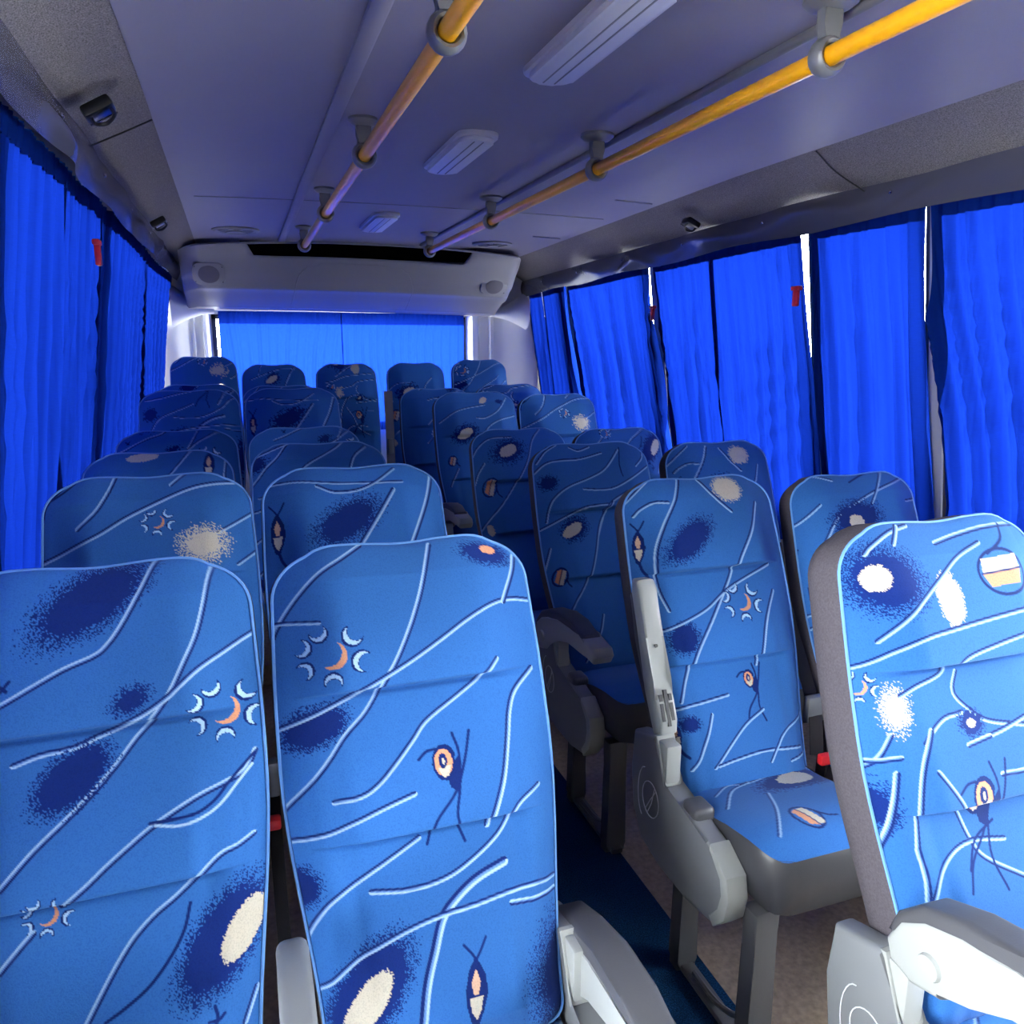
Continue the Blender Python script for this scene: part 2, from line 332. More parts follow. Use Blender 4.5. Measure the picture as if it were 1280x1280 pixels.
PRINTS['R1'] = [('B',-0.151,0.093,0.0674,0.0548,0.35,0.30),
 ('W',-0.165,0.089,0.0249,0.0224,0.00,0.80),
 ('W',-0.043,0.135,0.0272,0.0452,0.09,0.70),
 ('W',-0.163,0.300,0.0241,0.0356,0.00,0.10),
 ('L',0.0042,1,[(-0.074,0.007),(-0.116,0.016),(-0.156,0.036),(-0.172,0.048)]),
 ('L',0.0042,-1,[(0.213,0.022),(0.101,0.022),(0.025,0.031),(-0.034,0.042)]),
 ('L',0.0042,1,[(0.058,0.048),(0.002,0.067),(-0.046,0.097),(-0.098,0.131),(-0.141,0.162),(-0.178,0.189)]),
 ('L',0.0042,1,[(0.112,0.167),(0.030,0.174),(-0.047,0.182),(-0.112,0.190),(-0.156,0.205),(-0.194,0.221),(-0.241,0.230)]),
 ('L',0.0042,1,[(0.096,0.207),(0.029,0.217),(-0.039,0.231),(-0.072,0.255),(-0.120,0.268),(-0.152,0.280)]),
 ('L',0.0042,-1,[(-0.036,0.255),(-0.048,0.287),(-0.026,0.316),(0.008,0.340),(0.081,0.357)]),
 ('L',0.0042,1,[(-0.043,0.320),(-0.080,0.324),(-0.111,0.341),(-0.128,0.357)]),
 ('L',0.0042,1,[(0.087,0.345),(0.036,0.357),(-0.012,0.365)]),
 ('L',0.0042,1,[(-0.095,0.007),(-0.118,0.036)]),
 ('C',0.089,0.101,0.1085,0.00),
 ('S',-0.213,0.260,0.0285),
 ('B',-0.029,0.339,0.0256,0.0220,0.00,0.30),
 ('W',-0.029,0.339,0.0095,0.0073,0.00,0.80),
 ('B',-0.210,0.450,0.0263,0.0387,-0.17,0.10),
 ('L',0.0042,-1,[(-0.178,0.339),(-0.199,0.369),(-0.216,0.382),(-0.246,0.390)]),
 ('L',0.0042,-1,[(-0.171,0.374),(-0.205,0.376),(-0.242,0.372)]),
 ('L',0.005,-1,[(-0.112,0.340),(-0.138,0.388),(-0.153,0.438),(-0.162,0.508),(-0.162,0.522),(-0.156,0.563),(-0.158,0.615)]),
 ('L',0.005,-1,[(-0.181,0.398),(-0.191,0.449),(-0.200,0.489),(-0.222,0.546)]),
 ('L',0.0042,1,[(-0.119,0.402),(-0.081,0.465),(-0.061,0.520),(-0.041,0.551),(0.025,0.590)]),
 ('L',0.0042,1,[(0.008,0.530),(-0.057,0.521),(-0.103,0.532),(-0.132,0.561),(-0.157,0.612)]),
 ('L',0.0042,-1,[(0.002,0.364),(-0.047,0.371)]),
 ('L',0.0042,-1,[(0.056,0.426),(0.005,0.424)]),
 ('E',-0.039,0.452,0.1007,0.00),
 ('D',0.0042,[(-0.006,0.499),(-0.052,0.522),(-0.077,0.563)]),
 ('S',-0.130,0.641,0.0337),
 ('L',0.0042,1,[(0.006,0.672),(-0.046,0.701)]),
 ('L',0.0042,1,[(-0.174,0.700),(-0.203,0.714)])]
PRINTS['RA2'] = [('B',-0.074,0.166,0.0814,0.0370,-0.61,0.40),
 ('B',-0.127,0.401,0.0414,0.0358,-0.52,0.45),
 ('L',0.005,-1,[(-0.052,0.002),(-0.087,0.063),(-0.131,0.123),(-0.159,0.181),(-0.166,0.236),(-0.163,0.279),(-0.148,0.330)]),
 ('L',0.0042,1,[(-0.107,0.066),(-0.144,0.063),(-0.178,0.076),(-0.196,0.091)]),
 ('L',0.005,-1,[(0.003,0.011),(0.028,0.059),(0.064,0.101)]),
 ('W',0.073,0.040,0.0414,0.0348,0.00,0.60),
 ('L',0.005,1,[(0.147,0.083),(0.106,0.155),(0.057,0.221),(0.027,0.276),(-0.034,0.354),(-0.100,0.434),(-0.133,0.498),(-0.154,0.546)]),
 ('L',0.0042,1,[(0.159,0.243),(0.082,0.270),(0.015,0.298),(-0.048,0.336),(-0.117,0.361),(-0.174,0.376),(-0.220,0.375)]),
 ('L',0.005,1,[(0.157,0.312),(0.106,0.387),(0.068,0.485)]),
 ('S',0.055,0.331,0.0540),
 ('E',0.040,0.517,0.0684,0.00),
 ('L',0.0042,1,[(-0.030,0.546),(-0.148,0.559),(-0.198,0.567)]),
 ('L',0.0042,1,[(-0.183,0.522),(-0.202,0.519)]),
 ('F',-0.196,0.164,0.0783,0.12),
 ('L',0.0035,1,[(-0.128,-0.005),(-0.179,0.032),(-0.217,0.062)]),
 ('L',0.0042,1,[(-0.086,0.585),(-0.114,0.643),(-0.133,0.682),(-0.152,0.703)]),
 ('L',0.0042,1,[(0.055,0.592),(-0.001,0.619),(-0.049,0.658),(-0.099,0.705)]),
 ('L',0.0042,1,[(0.157,0.698),(0.047,0.687),(-0.038,0.694),(-0.088,0.702)]),
 ('L',0.0042,1,[(0.201,0.619),(0.110,0.650),(0.077,0.683),(0.055,0.715)]),
 ('L',0.0042,1,[(0.199,0.712),(0.118,0.724)]),
 ('B',-0.143,0.600,0.0252,0.0194,0.00,0.40),
 ('F',-0.176,0.618,0.0597,-0.10)]
PRINTS['RC2'] = [('B',0.096,0.905,0.1209,0.0515,-0.21,0.50),
 ('W',0.096,0.901,0.0529,0.0302,-0.21,0.90),
 ('L',0.0035,1,[(0.059,0.724),(-0.048,0.742),(-0.127,0.748)]),
 ('L',0.0035,1,[(0.171,0.757),(0.080,0.796),(0.025,0.815)]),
 ('L',0.0035,1,[(0.274,0.808),(0.179,0.840),(0.097,0.821),(0.035,0.809),(-0.046,0.809)]),
 ('L',0.0042,1,[(-0.016,0.820),(-0.023,0.874)]),
 ('L',0.0035,1,[(0.200,0.858),(0.135,0.834),(0.039,0.867),(-0.029,0.882),(-0.073,0.873),(-0.126,0.904)]),
 ('L',0.0042,1,[(-0.021,0.879),(-0.082,0.902),(-0.143,0.974)]),
 ('L',0.0042,1,[(0.200,0.858),(0.176,0.959)]),
 ('L',0.0042,1,[(-0.023,0.955),(-0.067,1.039),(-0.125,1.125)]),
 ('C',-0.031,1.092,0.0785,1.40),
 ('B',-0.081,0.802,0.0544,0.0110,0.14,0.50),
 ('W',-0.100,0.795,0.0219,0.0069,0.17,0.90)]
PRINTS['RW2'] = [('L',0.0042,1,[(-0.138,-0.003),(-0.196,0.008),(-0.257,0.049)]),
 ('L',0.0042,-1,[(-0.131,-0.001),(-0.079,0.018)]),
 ('L',0.0042,1,[(-0.145,0.087),(-0.196,0.124),(-0.246,0.150),(-0.294,0.174)]),
 ('L',0.0042,1,[(0.180,0.024),(0.064,0.055),(-0.030,0.089),(-0.104,0.123),(-0.151,0.187),(-0.183,0.263),(-0.203,0.303),(-0.206,0.340)]),
 ('L',0.0042,1,[(0.111,-0.006),(0.053,0.061),(0.023,0.096)]),
 ('B',-0.040,0.134,0.0855,0.0501,-0.17,0.40),
 ('W',-0.047,0.142,0.0257,0.0186,0.00,0.80),
 ('E',-0.251,0.232,0.0589,0.00),
 ('L',0.0042,1,[(-0.212,0.382),(-0.281,0.398)]),
 ('L',0.0042,1,[(-0.210,0.416),(-0.248,0.438),(-0.266,0.472)]),
 ('D',0.0042,[(0.055,0.001),(0.018,0.013),(-0.023,0.028)]),
 ('L',0.0042,1,[(0.229,0.087),(0.160,0.093)])]
PRINTS['LW2'] = [('L',0.005,-1,[(-0.063,-0.017),(-0.077,0.030),(-0.104,0.081),(-0.143,0.120)]),
 ('L',0.005,1,[(0.193,0.026),(0.138,0.029),(0.085,0.040),(0.019,0.069),(-0.046,0.101),(-0.104,0.137),(-0.170,0.166),(-0.224,0.186)]),
 ('L',0.0042,-1,[(0.087,-0.009),(0.047,0.029)]),
 ('L',0.0042,1,[(0.226,0.098),(0.181,0.125),(0.137,0.151)]),
 ('L',0.0042,1,[(0.219,0.195),(0.180,0.222)]),
 ('S',0.017,0.116,0.0343),
 ('W',0.110,0.173,0.0488,0.0391,0.00,0.10),
 ('W',0.108,0.178,0.0269,0.0171,0.00,0.70),
 ('E',-0.184,0.000,0.0638,0.50),
 ('D',0.0042,[(-0.123,-0.016),(-0.173,0.032),(-0.217,0.058)])]
PRINTS['LA2'] = [('L',0.0035,1,[(0.116,0.050),(-0.032,0.046),(-0.137,0.035),(-0.199,0.038)]),
 ('L',0.0042,-1,[(-0.091,0.050),(-0.051,0.068),(0.003,0.066),(0.049,0.048),(0.099,0.014)]),
 ('B',-0.027,0.143,0.0917,0.0460,-0.52,0.30),
 ('L',0.006,1,[(0.090,0.071),(0.050,0.129),(-0.007,0.208)]),
 ('L',0.006,-1,[(0.196,0.036),(0.171,0.111),(0.120,0.213)]),
 ('L',0.003,-1,[(0.216,0.084),(0.228,0.117),(0.232,0.158)]),
 ('F',-0.189,0.153,0.0903,0.05)]
PRINTS['RA3'] = [('L',0.0042,1,[(-0.126,0.004),(-0.168,0.027),(-0.204,0.066)]),
 ('L',0.0042,1,[(0.029,0.044),(-0.056,0.063),(-0.127,0.064),(-0.177,0.071),(-0.222,0.104)]),
 ('L',0.0042,1,[(-0.008,0.018),(-0.052,0.031),(-0.080,0.017)]),
 ('L',0.0042,1,[(0.095,0.035),(0.029,0.103),(-0.034,0.133),(-0.117,0.160),(-0.162,0.189),(-0.183,0.221),(-0.197,0.269)]),
 ('L',0.0042,1,[(0.204,0.031),(0.189,0.067),(0.155,0.096)]),
 ('L',0.0042,1,[(0.230,0.085),(0.149,0.129),(0.057,0.171),(-0.000,0.178),(-0.065,0.172)]),
 ('L',0.0042,1,[(0.012,0.229),(-0.066,0.234),(-0.120,0.252),(-0.189,0.280),(-0.249,0.303)]),
 ('L',0.0042,1,[(0.093,0.190),(0.023,0.227),(-0.003,0.276),(-0.033,0.337)]),
 ('B',-0.177,0.139,0.0309,0.0262,0.00,0.30),
 ('B',-0.107,0.300,0.0503,0.0397,-0.52,0.30),
 ('W',-0.116,0.304,0.0395,0.0189,-0.52,0.85),
 ('D',0.0042,[(0.104,0.026),(0.087,0.090),(0.089,0.135)]),
 ('C',-0.180,0.456,0.0591,1.90),
 ('L',0.0042,1,[(-0.198,0.359),(-0.218,0.419),(-0.236,0.479)]),
 ('L',0.0042,1,[(0.031,0.226),(-0.013,0.288),(-0.051,0.389),(-0.090,0.478),(-0.142,0.547),(-0.165,0.581)]),
 ('L',0.0042,1,[(-0.055,0.594),(-0.080,0.659),(-0.132,0.736)])]
PRINTS['RA4'] = [('L',0.0042,1,[(0.098,0.009),(0.050,0.063),(0.009,0.161),(-0.050,0.251),(-0.117,0.334),(-0.182,0.399),(-0.220,0.443)]),
 ('L',0.0042,1,[(-0.042,0.044),(-0.137,0.046),(-0.192,0.080),(-0.221,0.123)]),
 ('B',-0.070,0.111,0.0760,0.0554,-0.35,0.30),
 ('W',-0.069,0.108,0.0444,0.0250,-0.44,0.85),
 ('C',-0.164,0.263,0.0784,1.90),
 ('L',0.0042,1,[(-0.177,0.157),(-0.205,0.198),(-0.222,0.242)]),
 ('W',-0.182,0.447,0.0131,0.0252,-0.26,0.80)]
PRINTS['RA5'] = [('L',0.0042,1,[(0.040,0.079),(-0.100,0.105),(-0.200,0.160)]),
 ('L',0.0042,1,[(0.167,0.039),(0.109,0.111),(0.036,0.151),(-0.012,0.151)]),
 ('L',0.0042,1,[(0.204,0.134),(0.080,0.178),(0.025,0.224),(0.013,0.271)]),
 ('B',-0.079,0.230,0.0672,0.0435,-0.35,0.30),
 ('W',-0.079,0.230,0.0388,0.0218,-0.44,0.85),
 ('C',-0.157,0.366,0.0533,1.90),
 ('W',0.037,0.053,0.0236,0.0152,-0.70,0.80),
 ('B',0.122,0.062,0.0193,0.0140,0.00,0.50),
 ('L',0.0042,1,[(-0.134,0.409),(-0.161,0.460),(-0.177,0.495)])]


def shifted(marks, dx, dy):
    out = []
    for k in marks:
        if k[0] == 'L': out.append((k[0], k[1], k[2], [(x+dx, y+dy) for x, y in k[3]]))
        elif k[0] in 'DP': out.append((k[0], k[1], [(x+dx, y+dy) for x, y in k[2]]))
        else: out.append((k[0], k[1]+dx, k[2]+dy)+tuple(k[3:]))
    return out

# ------------------------------------------------------------------ seats
L = .80
def sstep(x, a, b): t = np.clip((x-a)/(b-a), 0, 1); return t*t*(3-2*t)
def half_width(d, W, taper):
    """half width of the backrest at distance d below its top"""
    d = np.asarray(d, float); f = d/L
    h = W/2*(1-taper*sstep(f, .42, .98)) - .008*(1-sstep(f, .0, .35))
    r = .082; k = np.clip(d, 0, r); h = h-(r-np.sqrt(np.maximum(r*r-(r-k)**2, 0)))*1.
    e = np.clip(L-d, 0, .03); h = h-(.03-np.sqrt(np.maximum(.03**2-(.03-e)**2, 0)))
    return h
def top_wave(x, d, W): return (-.006*np.exp(-(x/(W*.13))**2) - .008*np.clip((np.abs(x)-W*.24)/(W*.1), 0, 1.2)**2)*np.clip(1-d/.10, 0, 1)
def front_depth(s, d):
    """how far the padding stands forward of the seam plane"""
    y = .030*(1-np.abs(s)**5)*np.minimum(1, np.sqrt(np.clip(d, 0, .06)/.06))*np.minimum(1, np.sqrt(np.clip(L-d, 0, .05)/.05))
    c = 1-sstep(np.abs(s), .50, .90)
    a = .30*L; bb = .58*L
    pad = np.where(d < a, (.034*sstep(d, 0, a*.95)), np.where(d < bb, .002+.026*sstep(d, a+.02, bb*.97), .003+.022*sstep(d, bb+.015, L*.80)-.014*sstep(d, L*.84, L)))
    for k, dep in ((a, .006), (bb, .004)): pad = pad-dep*np.exp(-((d-k-.003)/.0045)**2)
    y = y+pad*c + .010*sstep(np.abs(s), .60, .80)*(1-sstep(np.abs(s), .86, 1))*sstep(d, .28, .45)
    return y
def outline(W, taper, n=40):
    """closed loop of (x, z) round the backrest, z up from the crease"""
    d = np.concatenate([.082*(1-np.cos(np.linspace(0, math.pi/2, 11))), np.linspace(.11, L-.03, 15), L-.03+.03*np.sin(np.linspace(.3, math.pi/2, 5))])
    h = half_width(d, W, taper); rt = [(h[i], L-d[i]+top_wave(h[i], d[i], W)) for i in range(len(d))]
    xs = np.linspace(-h[0], h[0], 17)[1:-1]; top = [(x, L+top_wave(x, 0, W)) for x in xs]
    return [(-x, z) for x, z in rt[::-1]] + top + rt
def make_backrest(root, zc, theta, W, taper, step, marks, tint=1., deep=1.):
    nu = max(12, int(W/step)); nv = max(20, int(L/step))
    s = np.linspace(-1, 1, nu+1)[None, :]; d = (L*np.linspace(0, 1, nv+1)**1.0)[:, None]
    U = half_width(d, W, taper)*s; d = d+0*s; s = s+0*d
    Z = L-d+top_wave(U, d, W); Y = -front_depth(s, d)
    V = L-Z
    P = np.stack([U, Y, Z], -1)
    o = grid('backrest', P, 'fabric', root, paint(U, V, marks)*tint)
    # the cushioned back's shell: side wall and rear
    bm = bmesh.new(); ol = outline(W, taper); rings = []
    for e, y in ((0, .0), (.003, .012), (.004, .034), (.0, .050), (-.02, .062), (-.06, .068)):
        cx, cz = 0, L*.5; rg = []
        for x, z in ol:
            fx = (abs(x)+e)/max(abs(x), .02) if abs(x) > .02 else 1.
            zz = z+e*(z-cz)/(L*.5) if z > .05 else max(z+e*.2, -.005)
            rg.append(bm.verts.new((x*fx, y*deep, zz)))
        rings.append(rg)
    n = len(ol)
    for A, B in zip(rings[:-1], rings[1:]):
        for k in range(n): bm.faces.new((A[k], A[(k+1) % n], B[(k+1) % n], B[k]))
    bm.faces.new(rings[-1])
    sh = ob('back_shell', bm, 'shell', root, 60)
    bm = bmesh.new(); tube(bm, [(x, -.001, z) for x, z in ol], .0028, 6)
    pp = ob('piping', bm, 'piping', o)
    for q in (o, sh): q.location = (0, 0, zc); q.rotation_euler = (-theta, 0, 0)
    return o
def make_cushion(root, zc, W, step, marks, tint=1., depth=.38, rise=.055):
    hw = W/2; nu = max(10, int(W/step)); nv = max(10, int(depth/step))
    s = np.linspace(-1, 1, nu+1)[None, :]; t = np.linspace(0, 1, nv+1)[:, None]
    r = .07; dist = (1-t)*depth; k = np.clip(dist, 0, r)
    h = hw-(r-np.sqrt(np.maximum(r*r-(r-k)**2, 0)))*.8
    U = h*s; Yv = .05-t*(depth+.0)+0*s
    crown = (1-np.abs(s)**4)*np.minimum(1, np.sqrt(dist/.10))
    Z = zc-.012+rise*sstep(t, .1, .85)*np.ones_like(s) - .012*sstep(t, .85, 1.) + .018*crown
    c = grid('cushion', np.stack([U, Yv, Z], -1), 'fabric', root, paint(U, L+.05-Yv, marks)*tint)
    # skirt under the cushion
    bm = bmesh.new(); tt = np.concatenate([np.linspace(0, 1, 9)]); loop = []
    def hh(q): kk = min(max((1-q)*depth, 0), r); return hw-(r-math.sqrt(max(r*r-(r-kk)**2, 0)))*.8
    ts = list(np.linspace(0, .80, 5))+[1-.16*math.cos(a) for a in np.linspace(.2, math.pi/2, 8)]
    right = [(hh(q), .05-q*depth, zc-.012+rise*float(sstep(np.array(q), .1, .85))-.012*float(sstep(np.array(q), .85, 1.))) for q in ts]
    xs = np.linspace(right[-1][0], -right[-1][0], 7)[1:-1]
    loop = right+[(x, right[-1][1], right[-1][2]) for x in xs]+[(-x, y, z) for x, y, z in right[::-1]]
    rings = []
    for e, dz in ((0, 0.001), (.004, -.008), (.005, -.05), (-.004, -.10), (-.03, -.118)):
        rings.append([bm.verts.new((x*(hw+e)/hw, y-(e if y < -.2 else 0), z+dz-(.03*min(1, max(0, -y/.4)) if dz < -.06 else 0))) for x, y, z in loop])
    n = len(loop)
    for A, B in zip(rings[:-1], rings[1:]):
        for q in range(n): bm.faces.new((A[q], A[(q+1) % n], B[(q+1) % n], B[q]))
    bm.faces.new(rings[-1]); ob('skirt', bm, 'skirt', root, 50)
    return c
def make_panel(root, zc, sx, dy=0., dz=0.):
    """aisle console: side = sx (-1 aisle at -x, 1 aisle at +x)"""
    x0, x1 = sorted((sx*.19, sx*.236))
    prof = [(.14, .10), (.035, .135), (-.01, .03), (-.19, .012), (-.262, -.03), (-.272, -.075), (-.262, -.125), (-.225, -.165), (-.13, -.185), (.0, -.185), (.09, -.165), (.135, -.10), (.15, .0)]
    bm = bmesh.new(); prism(bm, [(y+dy, z+zc+dz) for y, z in prof], x0, x1, .010, 3)
    p = ob('side_panel', bm, 'mid_grey', root)
    bm = bmesh.new(); prism(bm, [(y+dy, z+zc+dz) for y, z in [(.04, .134), (.03, .136), (-.014, .032), (-.012, .028), (.03, .126)]], x0-.001, x1+.001, .001, 1)
    box(bm, x0+.004, x1-.004, -.012+dy, .03+dy, zc+dz+.02, zc+dz+.128, .004)
    q = ob('column_face', bm, 'light_grey', p); q['label'] = 'pale grey front face of the console column'
    bm = bmesh.new(); prism(bm, [(y+dy, z+zc+dz) for y, z in [(-.20, .010), (-.264, -.028), (-.2745, -.075), (-.264, -.126), (-.227, -.1665), (-.21, -.15), (-.245, -.115), (-.255, -.075), (-.247, -.04), (-.2, -.004)]], x0-.002, x1+.002, .004, 2)
    ob('nose_trim', bm, 'light_grey', p)
    # recline knob
    bm = bmesh.new(); box(bm, x0+.006, x1+.012 if sx < 0 else x1-.006, -.135+dy, -.075+dy, zc+dz+.0, zc+dz+.042, .012, 3)
    ob('recline_lever', bm, 'pad', root)
    # oval emblem of thin lines on the outer face
    xo = sx*.2375; bm = bmesh.new(); cy, cz = .045+dy, zc+dz-.035
    el = [(xo, cy+.038*math.cos(a), cz+.044*math.sin(a)) for a in np.linspace(0, 2*math.pi, 26)[:-1]]
    tube(bm, el, .0012, 5, True); tube(bm, [(xo, cy-.024, cz+.034), (xo, cy+.0, cz+.0), (xo, cy+.022, cz-.036)], .0012, 5)
    tube(bm, [(xo, cy-.018, cz+.039), (xo, cy-.006, cz-.006), (xo, cy+.012, cz-.041)], .0012, 5)
    tube(bm, [(xo, cy+.03+.03*math.cos(a), cz+.002+.066*math.sin(a)) for a in np.linspace(-1.3, 1.5, 12)], .0012, 5)
    ob('emblem', bm, 'emblem', p)
    return p
def arm_down(root, zc, sx, py, pz, x=None, pitch=0., lower=True):
    xm = sx*.213 if x is None else x; x0, x1 = xm-.030, xm+.030
    top = [(.075, -.035), (.062, .005), (.02, .048), (-.05, .076), (-.14, .092), (-.23, .094), (-.315, .082)]
    und = [(-.30, .056), (-.22, .060), (-.13, .052), (-.05, .028), (.005, .0), (.035, -.035)]
    ca, sa = math.cos(pitch), math.sin(pitch)
    tf = lambda p: (py+p[0]*ca-p[1]*sa, zc+pz+p[0]*sa+p[1]*ca)
    a = thing_part('armrest', root)
    bm = bmesh.new(); prism(bm, [tf(p) for p in top+[(-.325, .066)]+und], x0, x1, .012, 3)
    ap = ob('arm_pad', bm, 'pad', a)
    body = [(.072, -.045), (.05, -.0), (.01, .03), (-.05, .052), (-.13, .066), (-.22, .072), (-.30, .068), (-.335, .076), (-.39, .068), (-.405, .045), (-.39, .022), (-.33, .028), (-.22, .024), (-.13, .008), (-.07, -.03), (-.03, -.07), (.02, -.085), (.06, -.075)]
    bm = bmesh.new(); prism(bm, [tf(p) for p in body], x0-.003, x1+.003, .010, 3)
    ob('arm_body', bm, 'light_grey', a)
    bm = bmesh.new()
    lathe(bm, [(.018, -.004), (.02, 0), (.018, .006), (0, .007)], 16, Matrix.Translation((x0-.003, *tf((-.01, -.03)))) @ Matrix.Rotation(-math.pi/2, 4, 'Y'))
    ob('pivot_cap', bm, 'light_grey', a)
    return a
def thing_part(name, root):
    o = bpy.data.objects.new(name, None); o.empty_display_size = .05; C.objects.link(o); o.parent = root; return o
def arm_up(root, zc, sx, theta):
    xm = sx*.219
    a = thing_part('armrest', root); a.location = (0, .035, zc+.14); a.rotation_euler = (-theta, 0, 0)
    pr = [(-.03, .0), (-.042, .03), (-.040, .08), (-.028, .12), (-.03, .22), (-.038, .33), (-.028, .355), (.0, .362), (.012, .33), (.012, .1), (.006, .0)]
    bm = bmesh.new(); prism(bm, [(y-.005, z) for y, z in pr], xm-.025, xm+.022, .009, 3); ob('arm_body', bm, 'light_grey', a)
    bm = bmesh.new(); prism(bm, [(.004, .11), (.006, .335), (.022, .325), (.026, .22), (.02, .12)], xm-.022, xm+.02, .006, 2); ob('arm_pad', bm, 'pad', a)
    bm = bmesh.new()
    for dx, w, z0, z1 in ((0, .004, .018, .10), (-.013, .004, .03, .07), (.011, .004, .03, .07), (-.013, .004, .075, .09), (.011, .004, .075, .09)):
        box(bm, xm-.002+dx-w, xm-.002+dx+w, -.0475, -.040, z0, z1)
    ob('hinge_slots', bm, 'skirt', a)
    bm = bmesh.new(); lathe(bm, [(.004, -.002), (.004, .003)], 10, Matrix.Translation((xm-.002, -.036, .20)) @ Matrix.Rotation(math.pi/2, 4, 'X')); ob('screw_head', bm, 'leg', a)
    return a
def make_legs(root, zc, sx, full=True, z0=0.):
    for y, w in ((-.275, .032), (-.0, .026)):
        bm = bmesh.new(); x = sx*.155
        prism(bm, [(x-w, zc-.10), (x+w, zc-.10), (x+w*.82, zc-.2), (x+w*.78, .03), (x+w*1.0, z0), (x-w*1.0, z0), (x-w*.78, .03), (x-w*.82, zc-.2)], y-.022, y+.022, .006, 2, 'y')
        ob('leg', bm, 'leg', root)
    bm = bmesh.new(); box(bm, sx*.155-.018, sx*.155+.018, -.31, .03, z0, .022, .004); ob('foot_rail', bm, 'leg', root)
    bm = bmesh.new(); box(bm, -.19, .19, -.05, -.01, zc-.17, zc-.12, .006); ob('cross_beam', bm, 'leg', root)
    if full:
        bm = bmesh.new(); tube(bm, smooth_path([(sx*.16, -.26, zc-.12), (sx*.16, -.25, .16), (sx*.16, -.24, .08), (sx*.16, -.16, .035), (sx*.16, -.06, .03)], 4), .007, 8)
        ob('bracing_rod', bm, 'leg', root)
def strap(bm, pts, w, th, wdir=(1, 0, 0)):
    wd = Vector(wdir).normalized(); pts = [Vector(p) for p in pts]; rows = []
    for i, p in enumerate(pts):
        d = (pts[min(i+1, len(pts)-1)]-pts[max(i-1, 0)]).normalized(); w2 = (wd-d*wd.dot(d)).normalized(); nn = d.cross(w2)
        rows.append([bm.verts.new(p+w2*a+nn*c) for a, c in ((-w, -th), (w, -th), (w, th), (-w, th))])
    for A, B in zip(rows[:-1], rows[1:]):
        for k in range(4): bm.faces.new((A[k], A[(k+1) % 4], B[(k+1) % 4], B[k]))
    bm.faces.new(rows[0][::-1]); bm.faces.new(rows[-1]); return bm

def seat(key, x, yt, zt, th, side, aisle, label, marks, step=.005, W=.446, taper=.17, arm=None, armpos=(.08, .15), cmarks=(), group='blue print bus seats', base=0., rear=False, panel=True, pofs=(0, 0), cz=.0, deep=1.):
    th = R(th); yc = yt-L*math.sin(th); zc = zt-L*math.cos(th)-base
    root = thing('bus_seat', label, 'seat', (x, yc, base), group)
    make_backrest(root, zc, th, W, taper, step, marks, 1., deep)
    zb_ = zc; zc = zc+cz; make_cushion(root, zc, W*.82, (.0028 if cmarks and step < .003 else max(step*1.3, .004)), cmarks or [])
    if rear:
        bm = bmesh.new(); box(bm, -W*.36, W*.36, -.33, .05, 0, zc-.11, .01); ob('pedestal', bm, 'skirt', root)
        return root
    make_legs(root, zc, side if aisle else -side, aisle, .0048 if aisle and side < 0 and base == 0 else 0.)
    if aisle and panel: make_panel(root, zc, side, *pofs)
    if arm == 'down': arm_down(root, zc, side, *armpos)
    elif arm == 'up': arm_up(root, zc, side, th)
    return root

PR = PRINTS.get
def generic(k, dx, dy): return shifted(PRINTS[k] if k in PRINTS else [], dx, dy)
LW3M = [('W', -.045, .020, .046, .015, -.12, .9), ('F', .145, .05, .09, .1), ('L', .004, 1, [(.10, -.01), (.05, .06), (-.02, .14), (-.12, .22)]), ('L', .004, -1, [(.20, .02), (.19, .10), (.20, .16)])]
# key, x, top y, top z, recline, aisle side (+1 aisle towards +x)
sA = seat('A1', .240, 1.28, 1.172, 23, 1, True, 'blue printed aisle seat at the front of the left bank, grey armrest at its right', PR('A1', []), .0017, arm='down', armpos=(.095, .062, .240), cmarks=generic('W1', 0, .5))
seat('W1', -.226, 1.28, 1.173, 23, 1, False, 'blue printed window seat at the front of the left bank, cut by the photo edge', PR('W1', []), .0017)
seat('LW2', -.213, 1.93, 1.207, 20, 1, False, 'blue printed window seat, second row of the left bank, white burst on its back', PR('LW2', []), .0022)
seat('LA2', .247, 1.93, 1.205, 20, 1, True, 'blue printed aisle seat, second row of the left bank', PR('LA2', []), .0022, arm='down')
seat('LW3', -.258, 2.65, 1.171, 20, 1, False, 'dark blue window seat, third row of the left bank, pale oval at its top', LW3M, .003)
seat('LA3', .232, 2.65, 1.180, 20, 1, True, 'dark blue aisle seat, third row of the left bank', generic('A1', -.05, -.22), .003, arm='down')
seat('LW4', -.245, 3.25, 1.177, 20, 1, False, 'dark blue window seat, fourth row of the left bank, only its top showing', generic('W1', -.06, -.12), .004)
seat('LA4', .232, 3.25, 1.173, 20, 1, True, 'dark blue aisle seat, fourth row of the left bank, only its top showing', generic('W1', .03, -.15), .004, arm='down')
seat('LW5', -.230, 3.95, 1.292, 18, 1, False, 'dark blue window seat on the raised plinth, fifth row of the left bank', generic('A1', .04, -.40), .005, base=.10)
seat('LA5', .232, 3.95, 1.293, 18, 1, True, 'dark blue aisle seat on the raised plinth, fifth row of the left bank', generic('LA2', .0, .02), .005, arm='down', base=.10)
seat('LW6', -.228, 4.65, 1.285, 15, 1, False, 'dark blue window seat almost hidden behind the fifth row of the left bank', generic('W1', .0, -.3), .006, base=.10)
seat('LA6', .225, 4.65, 1.272, 15, 1, True, 'dark blue aisle seat almost hidden behind the fifth row of the left bank', generic('A1', .0, -.3), .006, base=.10)
seat('R1', 1.120, 1.00, 1.205, 18, -1, True, 'bright blue printed aisle seat at the front of the right bank, grey armrest lowered', PR('R1', []), .0017, arm='down', armpos=(-.045, .215), cmarks=generic('A1', 0, .6), taper=.2, deep=1.5)
